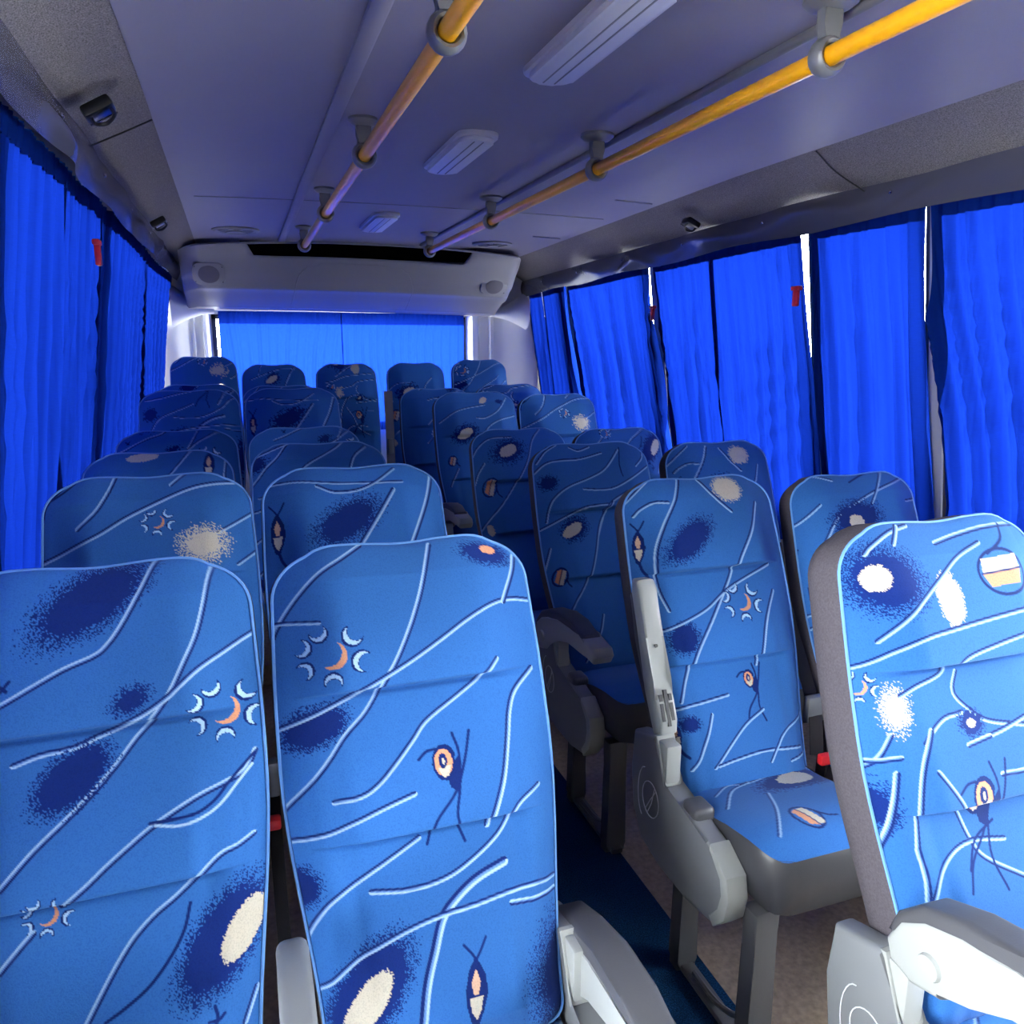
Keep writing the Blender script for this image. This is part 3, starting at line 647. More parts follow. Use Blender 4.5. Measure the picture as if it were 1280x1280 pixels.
s2 = seat('RA2', 1.089, 1.71, 1.166, 22, -1, True, 'blue printed aisle seat, second row of the right bank, pale grey armrest folded up', PR('RA2', []), .002, arm='up', cmarks=PR('RC2', []), cz=.055)
seat('RW2', 1.633, 1.76, 1.138, 20, -1, False, 'blue printed window seat, second row of the right bank', PR('RW2', []), .0025)
seat('RA3', 1.128, 2.45, 1.166, 22, -1, True, 'dark blue aisle seat, third row of the right bank, armrest lowered', PR('RA3', []), .0025, arm='down', armpos=(.10, .13), cz=.04)
seat('RW3', 1.652, 2.47, 1.147, 20, -1, False, 'dark blue window seat, third row of the right bank', generic('RA2', 0, .02), .004)
seat('RA4', 1.138, 3.22, 1.138, 22, -1, True, 'dark blue aisle seat, fourth row of the right bank, pale oval on its headrest', PR('RA4', []), .0035, arm='down')
seat('RW4', 1.622, 3.22, 1.123, 20, -1, False, 'dark blue window seat, fourth row of the right bank', generic('W1', .0, -.45), .005)
seat('RA5', 1.144, 3.92, 1.258, 20, -1, True, 'dark blue aisle seat on the raised plinth, fifth row of the right bank', PR('RA5', []), .004, arm='down', base=.10)
seat('RW5', 1.608, 3.92, 1.239, 18, -1, False, 'dark blue window seat with sun motif, fifth row of the right bank', generic('LW2', .0, .0), .005, base=.10)
seat('RA6', 1.115, 4.65, 1.240, 15, -1, True, 'dark blue aisle seat behind the fifth row of the right bank', generic('W1', .05, -.2), .006, base=.10)
seat('RW6', 1.585, 4.65, 1.258, 15, -1, False, 'dark blue window seat behind the fifth row of the right bank', generic('R1', .05, -.2), .006, base=.10)
for k, (x, z, t, mk) in enumerate(((-.215, 1.425, 'blue printed rear bench seat in the left corner below the white pillar', generic('LW2', -.02, -.08)), (.211, 1.372, 'dark blue rear bench seat beside the left corner one', generic('RA3', .1, -.2)),
        (.681, 1.374, 'dark blue middle seat of the rear bench, facing the aisle', generic('R1', .1, -.1)), (1.157, 1.376, 'dark blue rear bench seat beside the right corner one', generic('RA4', .0, .1)), (1.618, 1.395, 'blue printed rear bench seat in the right corner below the white pillar', generic('A1', .0, -.1)))):
    sB = seat('B', x, 5.40, z, 12, 1, False, t, mk, .006, W=.405, taper=.05, rear=True, base=.20, group='rear bench seats')
    if k == 2: sM = sB

def sub(name, bm, material, parent, label=None):
    o = ob(name, bm, material, parent)
    if label: o['label'] = label
    return o
def belt(root, base, strap_pts, buckle, red, w=.022, wd=(1, 0, 0), web='webbing'):
    """strap, grey stalk cover with a red button; points are world positions"""
    o0 = Vector(base); rel = lambda p: tuple(Vector(p)-o0)
    a = thing_part('seat_belt', root)
    bm = bmesh.new(); strap(bm, [rel(p) for p in strap_pts], w, .0015, wd); sub('webbing', bm, web, a)
    if buckle:
        x, y, z, sx, sz = buckle; x, y, z = rel((x, y, z)); bm = bmesh.new(); box(bm, x-sx, x+sx, y-.012, y+.012, z-sz, z+sz, .006); sub('buckle', bm, 'mid_grey', a)
    if red:
        x, y, z, s_ = red; x, y, z = rel((x, y, z)); bm = bmesh.new(); box(bm, x-s_, x+s_, y-.01, y+.01, z-s_*.7, z+s_*.7, .004); sub('release_button', bm, 'red', a, 'red release button')

belt(s2, s2.location, smooth_path([(1.320, 1.665, .98), (1.345, 1.625, .80), (1.385, 1.565, .60), (1.365, 1.51, .55), (1.345, 1.47, .46)], 4), (1.368, 1.52, .565, .028, .036), (1.352, 1.445, .462, .020), .020)
belt(sA, sA.location, [(.004, 1.19, .80), (.004, 1.14, .72), (.006, 1.05, .52)], (.006, 1.165, .835, .010, .03), (.000, 1.135, .775, .013), .010)
belt(sM, sM.location, [(.920, 5.17, 1.20), (.922, 5.15, .95), (.918, 5.12, .72)], (.918, 5.13, .84, .018, .05), None, .028, web='belt_grey')
a = thing_part('armrest', sA); a.location = (-.227, .0, 0)
bm = bmesh.new(); prism(bm, [(.02, .30), (.015, .345), (-.02, .368), (-.10, .372), (-.24, .36), (-.255, .34), (-.24, .315), (-.10, .31), (-.03, .29)], -.021, .021, .012, 3)
bmesh.ops.translate(bm, vec=(0, -.02, .36), verts=bm.verts); ob('arm_pad', bm, 'mid_grey', a)


# ------------------------------------------------------------------ the shell of the bus
def XL(z): return -.36-.14*max(0, 1.93-z)          # inner face of the curtains on the left
def XR(z, y=2.): return 1.90+.14*max(0, 1.90-z)+.033*max(0, y-2.4)
Y0, Y1 = -1.35, 5.72
def quad(name, pts, material):
    bm = bmesh.new(); bm.faces.new([bm.verts.new(p) for p in pts]); return ob(name, bm, material)
bm = bmesh.new(); box(bm, -.58, 2.20, Y0, Y1+.1, -.05, 0); struct(ob('floor', bm, 'floor'))
bm = bmesh.new(); box(bm, .49, .985, Y0+.3, 4.95, 0.0, .004, .001); tag(ob('carpet_runner', bm, 'runner'), 'dark blue carpet runner laid along the aisle floor', 'carpet')
bm = bmesh.new(); box(bm, -3.5, 5.0, -8, 12, -.75, -.7); struct(ob('ground', bm, 'ground'))
for nm, a, c, y0, y1, z in (('plinth', -.52, .44, 3.42, 4.86, .10), ('plinth', .99, 2.10, 3.42, 4.86, .10), ('plinth', -.52, 2.14, 4.86, 5.72, .20)):
    bm = bmesh.new(); box(bm, a, c, y0, y1, 0, z, .01); struct(ob(nm, bm, 'floor'))
# side walls: lower panels, sills, window pillars, cant rails
wins_l = [(-.25, .67), (.78, 1.60), (1.80, 2.92), (3.0, 4.16), (4.24, 5.60)]
wins_r = [(-.40, .82), (.87, 1.85), (1.905, 2.36), (2.43, 3.60), (3.68, 4.80), (4.88, 5.64)]
def side_wall(name, sgn, wins):
    xo = lambda z, y=2.: (XL(z)-.07) if sgn < 0 else (XR(z, y)+.07)
    bm = bmesh.new()
    def slab(y0, y1, z0, z1, t=.05):
        v = []
        for y in (y0, y1):
            for z in (z0, z1):
                for dx in (0, sgn*t): v.append(bm.verts.new((xo(z, y)+dx, y, z)))
        for f in ((0, 2, 3, 1), (4, 5, 7, 6), (0, 1, 5, 4), (2, 6, 7, 3), (0, 4, 6, 2), (1, 3, 7, 5)): bm.faces.new([v[k] for k in f])
    zl = .50 if sgn > 0 else .45                     # unseen front bay: sill lowered to throw more light on the near seats
    slab(Y0, wins[0][0], -.02, .80); slab(wins[0][0], wins[0][1], -.02, zl); slab(wins[0][1], Y1, -.02, .80); slab(Y0, Y1, 1.97, 2.12)
    ys = [Y0]+[q for w in wins for q in w]+[Y1]
    for a, c in zip(ys[0::2], ys[1::2]): slab(a, c, .80, 1.97)
    struct(ob(name, bm, 'wall'))
    for k, (a, c) in enumerate(wins):
        bm = bmesh.new(); z0, z1 = (.80 if k else zl), 1.97
        f = []
        for dz0, dz1, ya, yb in ((z0, z0+.03, a, c), (z1-.03, z1, a, c), (z0, z1, a, a+.022), (z0, z1, c-.022, c)):
            v = []
            for y in (ya, yb):
                for z in (dz0, dz1):
                    for dx in (.008, .035): v.append(bm.verts.new((xo(z, y)+sgn*dx, y, z)))
            for q in ((0, 2, 3, 1), (4, 5, 7, 6), (0, 1, 5, 4), (2, 6, 7, 3), (0, 4, 6, 2), (1, 3, 7, 5)): bm.faces.new([v[j] for j in q])
        w = struct(ob('window_%d' % (len([o for o in C.objects if o.name.startswith('window_')])+1), bm, 'rubber'))
        bm = bmesh.new(); v = [bm.verts.new((xo(z, y)+sgn*.022, y, z)) for y, z in ((a+.02, z0+.02), (c-.02, z0+.02), (c-.02, z1-.02), (a+.02, z1-.02))]
        bm.faces.new(v); ob('pane', bm, 'glass', w)
side_wall('wall_left', -1, wins_l); side_wall('wall_right', 1, wins_r)
# rear wall with its wide window, white corner pillars
bm = bmesh.new()
box(bm, -.60, 2.25, Y1, Y1+.06, -.02, .95); box(bm, -.60, 2.25, Y1, Y1+.06, 1.70, 2.14)
box(bm, -.60, -.155, Y1, Y1+.06, .95, 1.70); box(bm, 1.61, 2.25, Y1, Y1+.06, .95, 1.70); struct(ob('wall_back', bm, 'white'))
bm = bmesh.new()
for a in ((-.155, -.128, .95, 1.70), (1.583, 1.61, .95, 1.70), (-.155, 1.61, .95, .98), (-.155, 1.61, 1.67, 1.70)): box(bm, a[0], a[1], Y1-.012, Y1+.03, a[2], a[3])
w = struct(ob('window_back', bm, 'rubber'))
bm = bmesh.new(); bm.faces.new([bm.verts.new(p) for p in ((-.14, Y1+.02, .96), (1.6, Y1+.02, .96), (1.6, Y1+.02, 1.69), (-.14, Y1+.02, 1.69))]); ob('pane', bm, 'glass', w)
for nm, xa, xb, s in (('trim_1', -.42, -.165, 1), ('trim_2', 1.62, 2.06, -1)):
    bm = bmesh.new()
    if s > 0: pr = [(-.50, 5.71), (-.47, 5.50), (-.40, 5.52), (-.34, 5.58), (-.285, 5.63), (-.262, 5.625), (-.255, 5.645), (-.215, 5.655), (-.205, 5.64), (-.185, 5.65), (-.165, 5.71)]
    else: pr = [(2.12, 5.71), (2.10, 5.48), (2.02, 5.50), (1.93, 5.57), (1.80, 5.62), (1.775, 5.61), (1.765, 5.635), (1.70, 5.65), (1.685, 5.635), (1.645, 5.645), (1.62, 5.71)]
    prism(bm, pr, .2, 2.0, 0, 2, 'z'); struct(ob(nm, bm, 'white'))
# unseen solid wall in place of a windscreen, added to steepen the light falloff; daylight comes in by the bare front side windows
bm = bmesh.new(); box(bm, -.60, 2.25, Y0-.06, Y0, -.02, 2.14); struct(ob('wall_front', bm, 'wall'))

# ceiling: a shallow arch; a roof skin closes it above
def zc_(x): t = (x-.74)/.91; return 2.072-.012*t*t
XCL, XCR = -.162, 1.645
nx, ny = 24, 30
P = np.zeros((ny+1, nx+1, 3))
for j in range(ny+1):
    y = Y0+(Y1-Y0)*j/ny; xr = XCR+.05*max(0, y-2.4); xl = XCL-.008*max(0, y-2.)
    for i in range(nx+1): x = xl+(xr-xl)*i/nx; P[j, i] = (x, y, zc_(xl+(XCR-xl)*i/nx) if x > .74 else zc_(x))
struct(grid('ceiling', P, 'ceiling'))
bm = bmesh.new(); box(bm, -.62, 2.28, Y0-.08, Y1+.08, 2.12, 2.16); struct(ob('roof', bm, 'wall'))
def zr(y): return -.012*max(0, y-2.6)
# carpet-lined coves between ceiling and valance
for nm, sgn in (('coving_left', -1), ('coving_right', 1)):
    P = np.zeros((41, 9, 3))
    for j in range(41):
        y = Y0+(Y1-.02-Y0)*j/40
        if sgn < 0: a = (XCL-.008*max(0, y-2.), 2.062); c = (-.362, 1.990)
        else: a = (XCR+.05*max(0, y-2.4)+.003, 2.062); c = (1.915+.033*max(0, y-2.4), 1.965+zr(y))
        for i in range(9):
            t = i/8; bul = .022*math.sin(t*math.pi); P[j, i] = (a[0]+(c[0]-a[0])*t+sgn*bul*.5, y, a[1]+(c[1]-a[1])*t+bul*.5)
    o = struct(grid(nm, P, 'coving'))
# seams in the coves
for x0, z0, x1, z1, y in ((-.165, 2.055, -.325, 1.99, 2.30), (1.645, 2.056, 1.88, 1.968, 2.02)):
    bm = bmesh.new(); tube(bm, smooth_path([(x0, y, z0), ((x0+x1)/2, y+.05, (z0+z1)/2+.006), (x1, y+.05, z1)], 5), .0022, 6)
    struct(ob('trim_3' if x0 < 0 else 'trim_4', bm, 'rubber'))
# edge bead between ceiling and cove
# valances of wrinkled vinyl above the curtains
def valance(sgn, label):
    ny, nz = 260, 14; P = np.zeros((ny+1, nz+1, 3)); rr = random.Random(5 if sgn < 0 else 9)
    bumps = [(rr.uniform(1.0, 5.6), rr.uniform(.06, .16), rr.uniform(-.010, .020), rr.uniform(0, 1)) for _ in range(26)]
    for j in range(ny+1):
        y = .2+(Y1-.12-.2)*j/ny
        for i in range(nz+1):
            t = i/nz
            if sgn < 0: x = -.322+(-.343+.322)*t; z = 2.005+(1.905-2.005)*t
            else: x = 1.885+.033*max(0, y-2.4)+(.012)*t; z = 1.985+(1.882-1.985)*t+zr(y)
            b = sum(h*math.exp(-((y-c-.25*(t-.5)*(1 if q > .5 else -1))/w)**2)*math.exp(-((t-.3-.5*q)/.4)**2) for c, w, h, q in bumps)
            b += .010*math.sin(t*math.pi) + .004*math.sin(y*9+2*t)
            zz = -.006*math.sin(y*6.1)*t
            P[j, i] = (x-sgn*b, y, z+zz-.25*b*(1-t))
    o = tag(grid('valance', P, 'vinyl'), label, 'valance')
    for k in range(7):
        y = 1.35+k*.62; j = int((y-.2)/(Y1-.12-.2)*ny); p = P[j, 5]
        bm = bmesh.new(); lathe(bm, [(.006, 0), (.0055, .003), (.002, .005), (0, .005)], 12, Matrix.Translation(p) @ Matrix.Rotation(-sgn*math.pi/2, 4, 'Y')); ob('snap_button', bm, 'chrome', o)
    return o
valance(-1, 'wrinkled grey vinyl valance above the left side curtains'); valance(1, 'wrinkled grey vinyl valance above the right side curtains')

# curtains -------------------------------------------------------
def curtain(side, y0, y1, label, seed=0, pleats=None, zb=.70, flare=(0, 0), amp=.019, tie=None, group='blue side window curtains', ofs=0.):
    w = y1-y0; n = max(40, int(w/.008)); nz = 60; rr = random.Random(seed); pl = pleats or w/.075
    zt = 1.925 if side == 'L' else (1.905 if side == 'R' else 1.718)
    ph = [(rr.uniform(.7, 1.3), rr.uniform(0, 6.28), rr.uniform(.5, 1.)) for _ in range(4)]
    def pt(t, z):
        f = (zt-z)/(zt-zb)
        y = y0+w*t + (flare[0]*(1-t)+flare[1]*t)*sstep(np.array(f), .05, 1.)
        tw = t+.035*math.sin(5*f+seed)*math.sin(3.1*t+seed)
        a = amp*(.55+.9*min(1, f*2.2)); q1 = math.sin(2*math.pi*pl*.5*ph[0][0]*tw+ph[0][1]); q2 = math.sin(2*math.pi*pl*ph[1][0]*tw+ph[1][1]+.8*f)
        d = a*(ph[0][2]*(1-2*abs(q1)**.75)*.9 + .55*(1-2*abs(q2)**.8))
        d += .006*math.exp(-f*9)*math.sin(2*math.pi*pl*2.3*t+ph[2][1]) + .012*math.sin(2.2*f+ph[3][1])*math.sin(2*math.pi*t*ph[3][0])
        y += .35*a*math.cos(2*math.pi*pl*.5*ph[0][0]*tw+ph[0][1])*w/max(w, .3)*.5
        if side == 'L': return (XL(z)-.012+d*.8+ofs, y, z)
        if side == 'R': return (XR(z, y)+.026-d*.8-ofs, y, z+zr(y)*(1-f))
        return (y, 5.615-d*.7, z)
    P = np.array([[pt(t, zt-(zt-zb)*(k/nz)) for t in np.linspace(0, 1, n+1)] for k in range(nz+1)])
    o = tag(grid('curtain', P, 'curtain'), label, 'curtain', group)
    if side != 'B':
        sg = 1 if side == 'L' else -1
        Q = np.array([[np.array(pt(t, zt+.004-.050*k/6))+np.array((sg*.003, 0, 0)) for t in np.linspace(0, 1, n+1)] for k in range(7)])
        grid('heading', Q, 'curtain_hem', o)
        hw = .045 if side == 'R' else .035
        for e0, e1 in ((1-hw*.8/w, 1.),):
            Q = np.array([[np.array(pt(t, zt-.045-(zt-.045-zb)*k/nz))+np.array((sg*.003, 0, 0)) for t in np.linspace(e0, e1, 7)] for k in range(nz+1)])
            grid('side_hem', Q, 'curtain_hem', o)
    return o
curtain('L', .75, 1.705, 'blue curtain at the left window nearest the camera, mostly out of frame', 3)
curtain('L', 1.725, 2.31, 'blue curtain with sun flecks at the left, second from the camera', 4, flare=(-.0, -.0))
curtain('L', 2.315, 2.853, 'narrow blue curtain at the left beside the red hammer, toward the camera', 5, flare=(0, 0))
curtain('L', 2.872, 5.46, 'long blue curtain at the left running back to the rear pillar', 6, pleats=26)
curtain('R', .85, 1.850, 'blue curtain at the right window nearest the camera', 11, flare=(0, -.07))
curtain('R', 1.880, 2.375, 'blue curtain at the right, second from the camera, one hammer at its far edge', 12, flare=(-.03, -.02))
curtain('R', 2.425, 3.034, 'blue curtain at the right, third from the camera, between slit and hammer', 13, flare=(-.06, -.04))
curtain('R', 3.032, 3.555, 'blue curtain at the right, fourth from the camera', 14, flare=(-.01, -.08))
curtain('R', 3.61, 4.70, 'wide blue curtain at the right, fifth from the camera', 15, flare=(-.10, -.08))
curtain('R', 4.77, 5.22, 'blue curtain at the right, second from the rear pillar', 16, flare=(-.14, -.03))
curtain('R', 5.225, 5.50, 'blue curtain at the right, touching the rear pillar', 17, flare=(.02, 0))
curtain('B', -.108, .694, 'pale blue left half of the rear window curtains', 21, zb=.9, group='rear window curtains', amp=.010)
curtain('B', .688, 1.572, 'pale blue right half of the rear window curtains', 22, zb=.9, group='rear window curtains', amp=.010)


# rear overhead duct panel --------------------------------------
prof = [(4.66, 2.066), (4.69, 2.03), (4.76, 1.975), (4.83, 1.905), (4.93, 1.825), (4.965, 1.812), (5.02, 1.800), (5.14, 1.762), (5.25, 1.733), (5.32, 1.725), (5.69, 1.722)]
pf = smooth_path(prof, 4)
duct = thing('duct_panel', 'grey moulded overhead duct housing across the back above the rear window', 'panel', (.75, 5.2, 1.72))
XA, XB = -.285, 1.79
def duct_pt(k, x):
    y, z = pf[k]; u = (x-.74)/1.04; e = abs(u)
    z = z-.028*u*u*(1 if z > 1.9 else .3) - (.010*(x-.72))
    zmax = 2.066-.05*u*u
    r = max(0, e-.86)/.14
    y = y+.34*r*r*(1 if y < 5.1 else max(0, (5.69-y)/.6)) + .02*e*e
    z = z-.030*r*r*(z-1.72)/.35
    return (x, min(y, 5.70), min(z, zmax))
xs = np.concatenate([np.linspace(XA, -.10, 14), np.linspace(-.09, 1.54, 40), np.linspace(1.55, XB, 16)])
P = np.array([[duct_pt(k, x) for x in xs] for k in range(len(pf))])
# slot along the top rim: rows under it start lower, a black sheet closes it
slot = (xs > .10) & (xs < 1.37)
for i, s_ in enumerate(slot):
    if s_:
        for k in range(7): P[k, i] = P[7, i] + np.array((0, .012*(7-k)/7, 0))
body = grid('housing', P-np.array((.75, 5.2, 1.72)), 'panel', duct)
body.modifiers.new('thick', 'SOLIDIFY').thickness = .004
bm = bmesh.new(); 
for i, x in enumerate(np.linspace(.09, 1.38, 30)):
    p = duct_pt(0, x)
tube(bm, [np.array(duct_pt(0, x))+np.array((-.75, -5.2-.004, -1.72-.004)) for x in np.linspace(-.20, 1.66, 60)], .006, 8); ob('top_rim', bm, 'panel', duct)
bm = bmesh.new(); box(bm, .05-.75, 1.42-.75, 4.77-5.2, 4.78-5.2, 1.992-1.72, 2.068-1.72); ob('slot_dark_sheet', bm, 'slot_dark', duct)  # black sheet paints the shade inside the slot
# raised outline of the access cover and a crease line
def on_duct(x, z):
    ks = [p[1] for p in pf]; k = min(range(len(ks)), key=lambda q: abs(ks[q]-z) if pf[q][0] < 5.26 else 9); return np.array(duct_pt(k, x))
cov = [(.335, 1.735), (.345, 1.80), (.36, 1.88), (.41, 1.935), (.50, 1.952), (.69, 1.955), (.88, 1.950), (.98, 1.932), (1.03, 1.88), (1.06, 1.80), (1.07, 1.735)]
bm = bmesh.new(); pts = []
for x, z in smooth_path(cov, 8): pts.append(on_duct(x, z)-np.array((.75, 5.2, 1.72))+np.array((0, -.001, 0)))
pts = [pts[0]]+[(np.array(pts[i-1])+pts[i]*2+pts[i+1])/4 for i in range(1, len(pts)-1)]+[pts[-1]]
tube(bm, pts, .003, 6); ob('cover_seam', bm, 'panel', duct)
def speaker(x, z, label):
    p = on_duct(x, z); 
    t = thing('speaker', label, 'speaker', tuple(p), 'speakers on the duct housing')
    rot = Matrix.Rotation(R(40), 4, 'X')
    def rr(w, h, r, n=6):
        out = []
        for cx, cy, a0 in ((w-r, h-r, 0), (-w+r, h-r, 90), (-w+r, -h+r, 180), (w-r, -h+r, 270)):
            for k in range(n+1): a = R(a0+90*k/n); out.append((cx+r*math.cos(a), cy+r*math.sin(a)))
        return out
    bm = bmesh.new(); prism(bm, rr(.086, .072, .042), -.012, .022, .004, 2, 'y'); bmesh.ops.transform(bm, matrix=rot, verts=bm.verts); ob('bezel', bm, 'panel', t)
    bm = bmesh.new(); lathe(bm, [(.058, .008), (.056, .015), (.03, .018), (0, .019)], 28, rot @ Matrix.Rotation(math.pi/2, 4, 'X')); ob('grille', bm, 'grille', t)
    for a, c in ((-.08, .055), (.08, .055), (-.08, -.055), (.08, -.055)):
        bm = bmesh.new(); lathe(bm, [(.004, .010), (.003, .015), (0, .015)], 8, rot @ Matrix.Translation((a*.9, 0, c*.9)) @ Matrix.Rotation(math.pi/2, 4, 'X')); ob('screw', bm, 'leg', t)
speaker(-.125, 1.895, 'round speaker in a pale bezel at the left end of the duct housing')
speaker(1.565, 1.875, 'round speaker in a pale bezel at the right end of the duct housing')
# flared white brackets from the duct ends to the pillars
for sx, lab, x0 in ((1, 'flared off-white bracket under the left end of the duct housing', -.36), (-1, 'flared off-white bracket under the right end of the duct housing', 1.99)):
    bm = bmesh.new(); rows = []
    for k in range(13):
        t = k/12; xx = x0+sx*(-.02+.25*t); rz = .115*(1-t)**1.6+.022; ry = .07*(1-t)**1.2+.03; zc0 = 1.745-.025*t
        rows.append([bm.verts.new((xx, 5.50+.06*t+ry*math.cos(a), zc0+rz*math.sin(a))) for a in np.linspace(0, 2*math.pi, 13)[:-1]])
    for A, B in zip(rows[:-1], rows[1:]):
        for k in range(12): bm.faces.new((A[k], A[(k+1) % 12], B[(k+1) % 12], B[k]))
    bm.faces.new(rows[0]); bm.faces.new(rows[-1]); tag(ob('corner_bracket', bm, 'white'), lab, 'bracket', 'duct housing brackets')

# ceiling fittings -----------------------------------------------
def roof_lamp(y0, y1, label):
    t = thing('ceiling_lamp', label, 'lamp', (.668, (y0+y1)/2, zc_(.668)), 'ceiling lamps'); h = (y1-y0)/2; w = .059
    def rr(w, h, r, n=6):
        out = []
        for cx, cy, a0 in ((w-r, h-r, 0), (-w+r, h-r, 90), (-w+r, -h+r, 180), (w-r, -h+r, 270)):
            for k in range(n+1): a = R(a0+90*k/n); out.append((cx+r*math.cos(a), cy+r*math.sin(a)))
        return out
    bm = bmesh.new(); prism(bm, rr(w, h, .04), -.012, .004, .005, 2, 'z'); ob('bezel', bm, 'lamp', t)
    bm = bmesh.new(); prism(bm, rr(w-.010, h-.014, .034), -.024, -.010, .008, 3, 'z')
    ob('diffuser', bm, 'lamp', t)
    for dx in (-.012, .014):
        bm = bmesh.new(); box(bm, dx-.0015, dx+.0015, -h+.03, h-.03, -.0252, -.022); ob('rib', bm, 'panel', t)
roof_lamp(1.20, 1.72, 'white ribbed ceiling lamp nearest the camera, cut by the top of the photo')
roof_lamp(2.18, 2.67, 'white ribbed ceiling lamp in the middle of the row of three')
roof_lamp(3.59, 4.10, 'white ribbed ceiling lamp nearest the rear duct housing')
def handrail(x, ys, y0, y1, label, fr=.046):
    t = thing('handrail', label, 'handrail', (x, y0, 1.98), 'yellow ceiling handrails')
    bm = bmesh.new(); tube(bm, [(0, 0, 0), (0, (y1-y0)*.5, 0), (0, y1-y0, 0)], .0165, 20); ob('bar', bm, 'yellow', t)
    for y in ys:
        zt = zc_(x)-1.98-.001; yy = y-y0
        b = thing_part('bracket', t); b.location = (0, yy, 0)
        bm = bmesh.new(); lathe(bm, [(fr, zt+.004), (fr+.001, zt-.006), (fr*.8, zt-.014), (.02, zt-.018), (0, zt-.018)], 24); ob('flange', bm, 'bracket', b)
        bm = bmesh.new(); prism(bm, [(-.021, zt-.012), (.021, zt-.012), (.015, .05), (.017, .022), (-.017, .022), (-.015, .05)], -.010, .010, .004, 2, 'y'); ob('neck', bm, 'bracket', b)
        bm = bmesh.new(); ringp = []
        for k in range(20):
            a = k*2*math.pi/20; ringp.append((.0245*math.cos(a), 0, .0245*math.sin(a)))
        tube(bm, ringp, .0085, 10, True); bmesh.ops.scale(bm, vec=(1, 2.0, 1), verts=bm.verts); ob('clamp_ring', bm, 'bracket', b)
handrail(.345, (.3, 1.31, 2.17, 3.13, 4.13), .0, 4.17, 'yellow ceiling handrail nearer the left side curtains', .038)
handrail(.985, (.25, 1.20, 2.12, 3.10, 4.16), .0, 4.20, 'yellow ceiling handrail nearer the right side curtains')
bm = bmesh.new(); prism(bm, [(.250, zc_(.250)+.002), (.250, zc_(.250)-.010), (.256, zc_(.250)-.014), (.280, zc_(.280)-.014), (.286, zc_(.286)-.010), (.286, zc_(.286)+.002)], .0, 4.70, 0, 1, 'y')
tag(ob('cable_channel', bm, 'ceiling'), 'flat pale cable channel on the ceiling beside the left handrail', 'channel')
bm = bmesh.new(); tube(bm, [(1.046, .0, zc_(1.046)-.006), (1.046, 2., zc_(1.046)-.006), (1.046, 4.62, zc_(1.046)-.006)], .011, 12)
tag(ob('conduit', bm, 'bracket'), 'thin grey conduit on the ceiling beside the right handrail', 'conduit')
for x, y, lab in ((.03, 4.32, 'round louvred air vent in the ceiling near the left speaker'), (1.42, 4.44, 'round louvred air vent in the ceiling near the right speaker')):
    t = thing('air_vent', lab, 'vent', (x, y, zc_(x)), 'round ceiling vents')
    bm = bmesh.new(); lathe(bm, [(.115, .003), (.115, -.006), (.10, -.012), (.085, -.008), (.084, .0)], 32); ob('vent_ring', bm, 'panel', t)
    bm = bmesh.new(); lathe(bm, [(.035, -.004), (.033, -.014), (0, -.016)], 24); ob('hub', bm, 'panel', t)
    for k in range(6):
        bm = bmesh.new(); a = k*math.pi/3; box(bm, .03, .088, -.010, .010, -.009, -.004); bmesh.ops.rotate(bm, verts=bm.verts, matrix=Matrix.Rotation(a, 3, 'Z')); ob('louvre', bm, 'panel', t)
# ceiling joint
bm = bmesh.new(); tube(bm, [(x, 3.40, zc_(x)-.0005) for x in np.linspace(-.12, 1.62, 24)], .0022, 6); struct(ob('trim_5', bm, 'panel'))
for k, (y, x0, x1) in enumerate(((2.96, 1.46, 1.63), (4.05, 1.52, 1.68))):
    bm = bmesh.new(); tube(bm, [(x, y+.05*(x-x0), zc_(x)-.002) for x in np.linspace(x0, x1, 6)], .003, 6); struct(ob('trim_%d' % (6+k), bm, 'ceiling'))
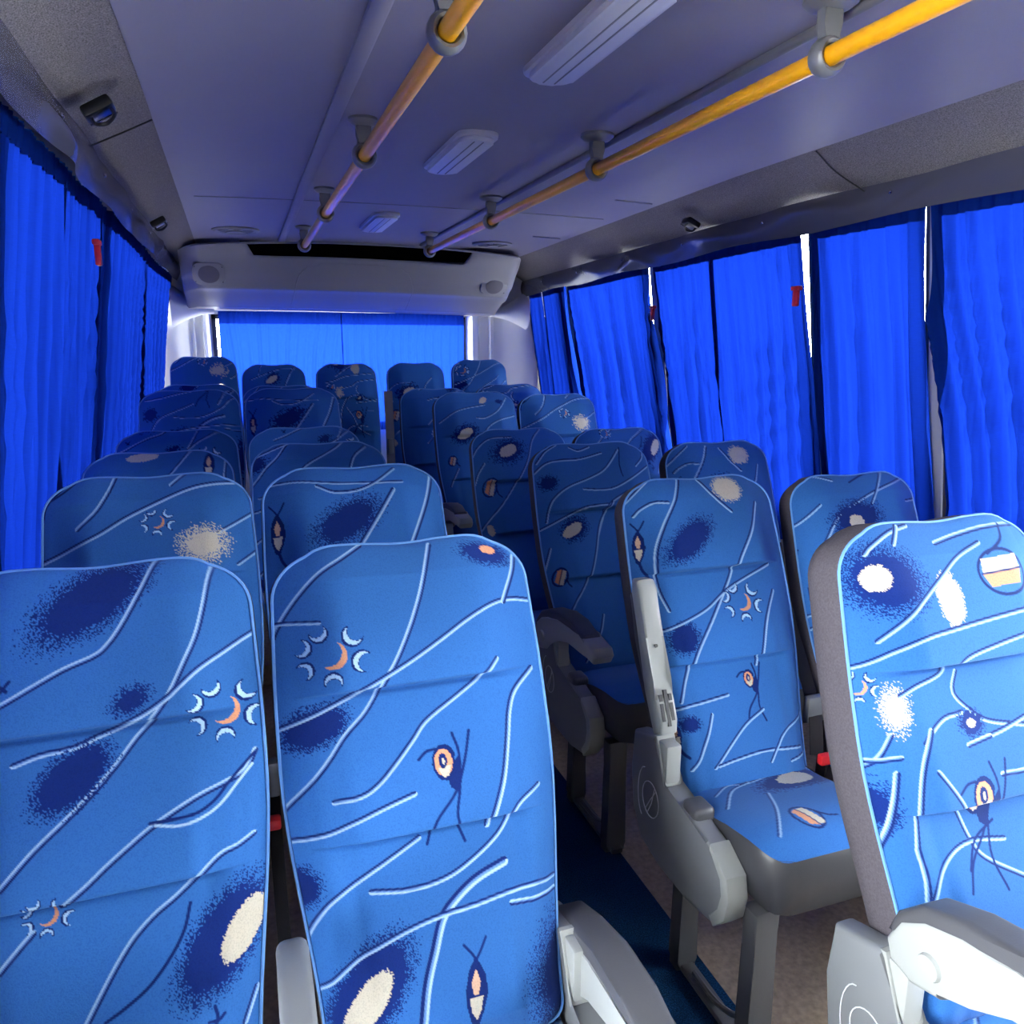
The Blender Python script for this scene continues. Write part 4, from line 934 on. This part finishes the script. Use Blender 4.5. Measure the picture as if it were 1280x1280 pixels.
# small black belt/coat fixtures on the coves
def fixture(x, y, z, rot, label, s=1.):
    t = thing('coat_hook', label, 'hook', (x, y, z), 'black cove fixtures'); t.rotation_euler = rot
    bm = bmesh.new(); box(bm, -.036*s, .036*s, -.036*s, .036*s, -.004, .022, .008, 2); ob('base', bm, 'black', t)
    bm = bmesh.new(); tube(bm, smooth_path([(-.024*s, -.02*s, .02), (-.024*s, .0, .032), (0, .018*s, .036), (.024*s, .0, .032), (.024*s, -.02*s, .02)], 4), .0045, 8); ob('loop', bm, 'black', t)
    bm = bmesh.new(); tube(bm, [(-.034*s, .034*s, .022), (.034*s, .034*s, .022)], .002, 6); ob('metal_edge', bm, 'chrome', t)
fixture(-.255, 2.02, 2.008, (0, R(150), 0), 'black square hook on the left grey cove, nearest the camera', .95)
fixture(-.275, 3.62, 1.995, (0, R(150), 0), 'small black hook with chrome edge on the left grey cove, near the back', .9)
fixture(1.795, 2.93, 1.995, (0, R(-155), 0), 'black square hook on the right grey cove', .85)
# red emergency hammers at the windows
for nm, x, y, z, lab in (('L', XL(1.74)+.030, 2.56, 1.755, 'red emergency hammer handle poking out between the left curtains'), ('R', XR(1.66, 3.53)-.005, 3.535, 1.655, 'red emergency hammer between the right curtains, farther from camera'), ('R', XR(1.67, 2.4)-.005, 2.415, 1.672, 'red emergency hammer between the right curtains, nearer the camera')):
    t = thing('emergency_hammer', lab, 'hammer', (x, y, z), 'red emergency hammers')
    bm = bmesh.new(); box(bm, -.008, .008, -.012, .012, -.035, .035, .004); ob('grip', bm, 'red', t)
    bm = bmesh.new(); box(bm, -.010, .010, -.022, .022, .02, .036, .004); ob('head', bm, 'red', t)

# ------------------------------------------------------------------ light and camera
W_ = bpy.data.worlds.new('sky'); S.world = W_; W_.use_nodes = True; bg = W_.node_tree.nodes['Background']
bg.inputs['Color'].default_value = (.93, .97, 1.0, 1); bg.inputs['Strength'].default_value = 30.0
sd = bpy.data.lights.new('sun', 'SUN'); sd.energy = 120.0; sd.angle = R(1.5); sd.color = (1, .96, .90)
so = bpy.data.objects.new('sun', sd); C.objects.link(so); so.rotation_euler = Vector((.02, -1., -.24)).to_track_quat('-Z', 'Y').to_euler()

cam = bpy.data.cameras.new('camera'); co = bpy.data.objects.new('camera', cam); C.objects.link(co)
cam.sensor_width = 36; cam.lens = 36*968/1280; cam.clip_start = .02
co.matrix_world = Matrix(((0.944926, 0.069072, -0.319911, 0), (-0.327283, 0.199423, -0.923643, 0), (0.000000, 0.977476, 0.211046, 1.5), (0, 0, 0, 1)))
S.camera = co
S.view_settings.view_transform = 'Standard'; S.view_settings.look = 'None'; S.view_settings.gamma = 1; S.view_settings.use_curve_mapping = False
S.view_settings.exposure = .2
S.cycles.max_bounces = 10; S.cycles.diffuse_bounces = 6; S.cycles.transparent_max_bounces = 12; S.cycles.use_denoising = True
S.cycles.sample_clamp_indirect = 8
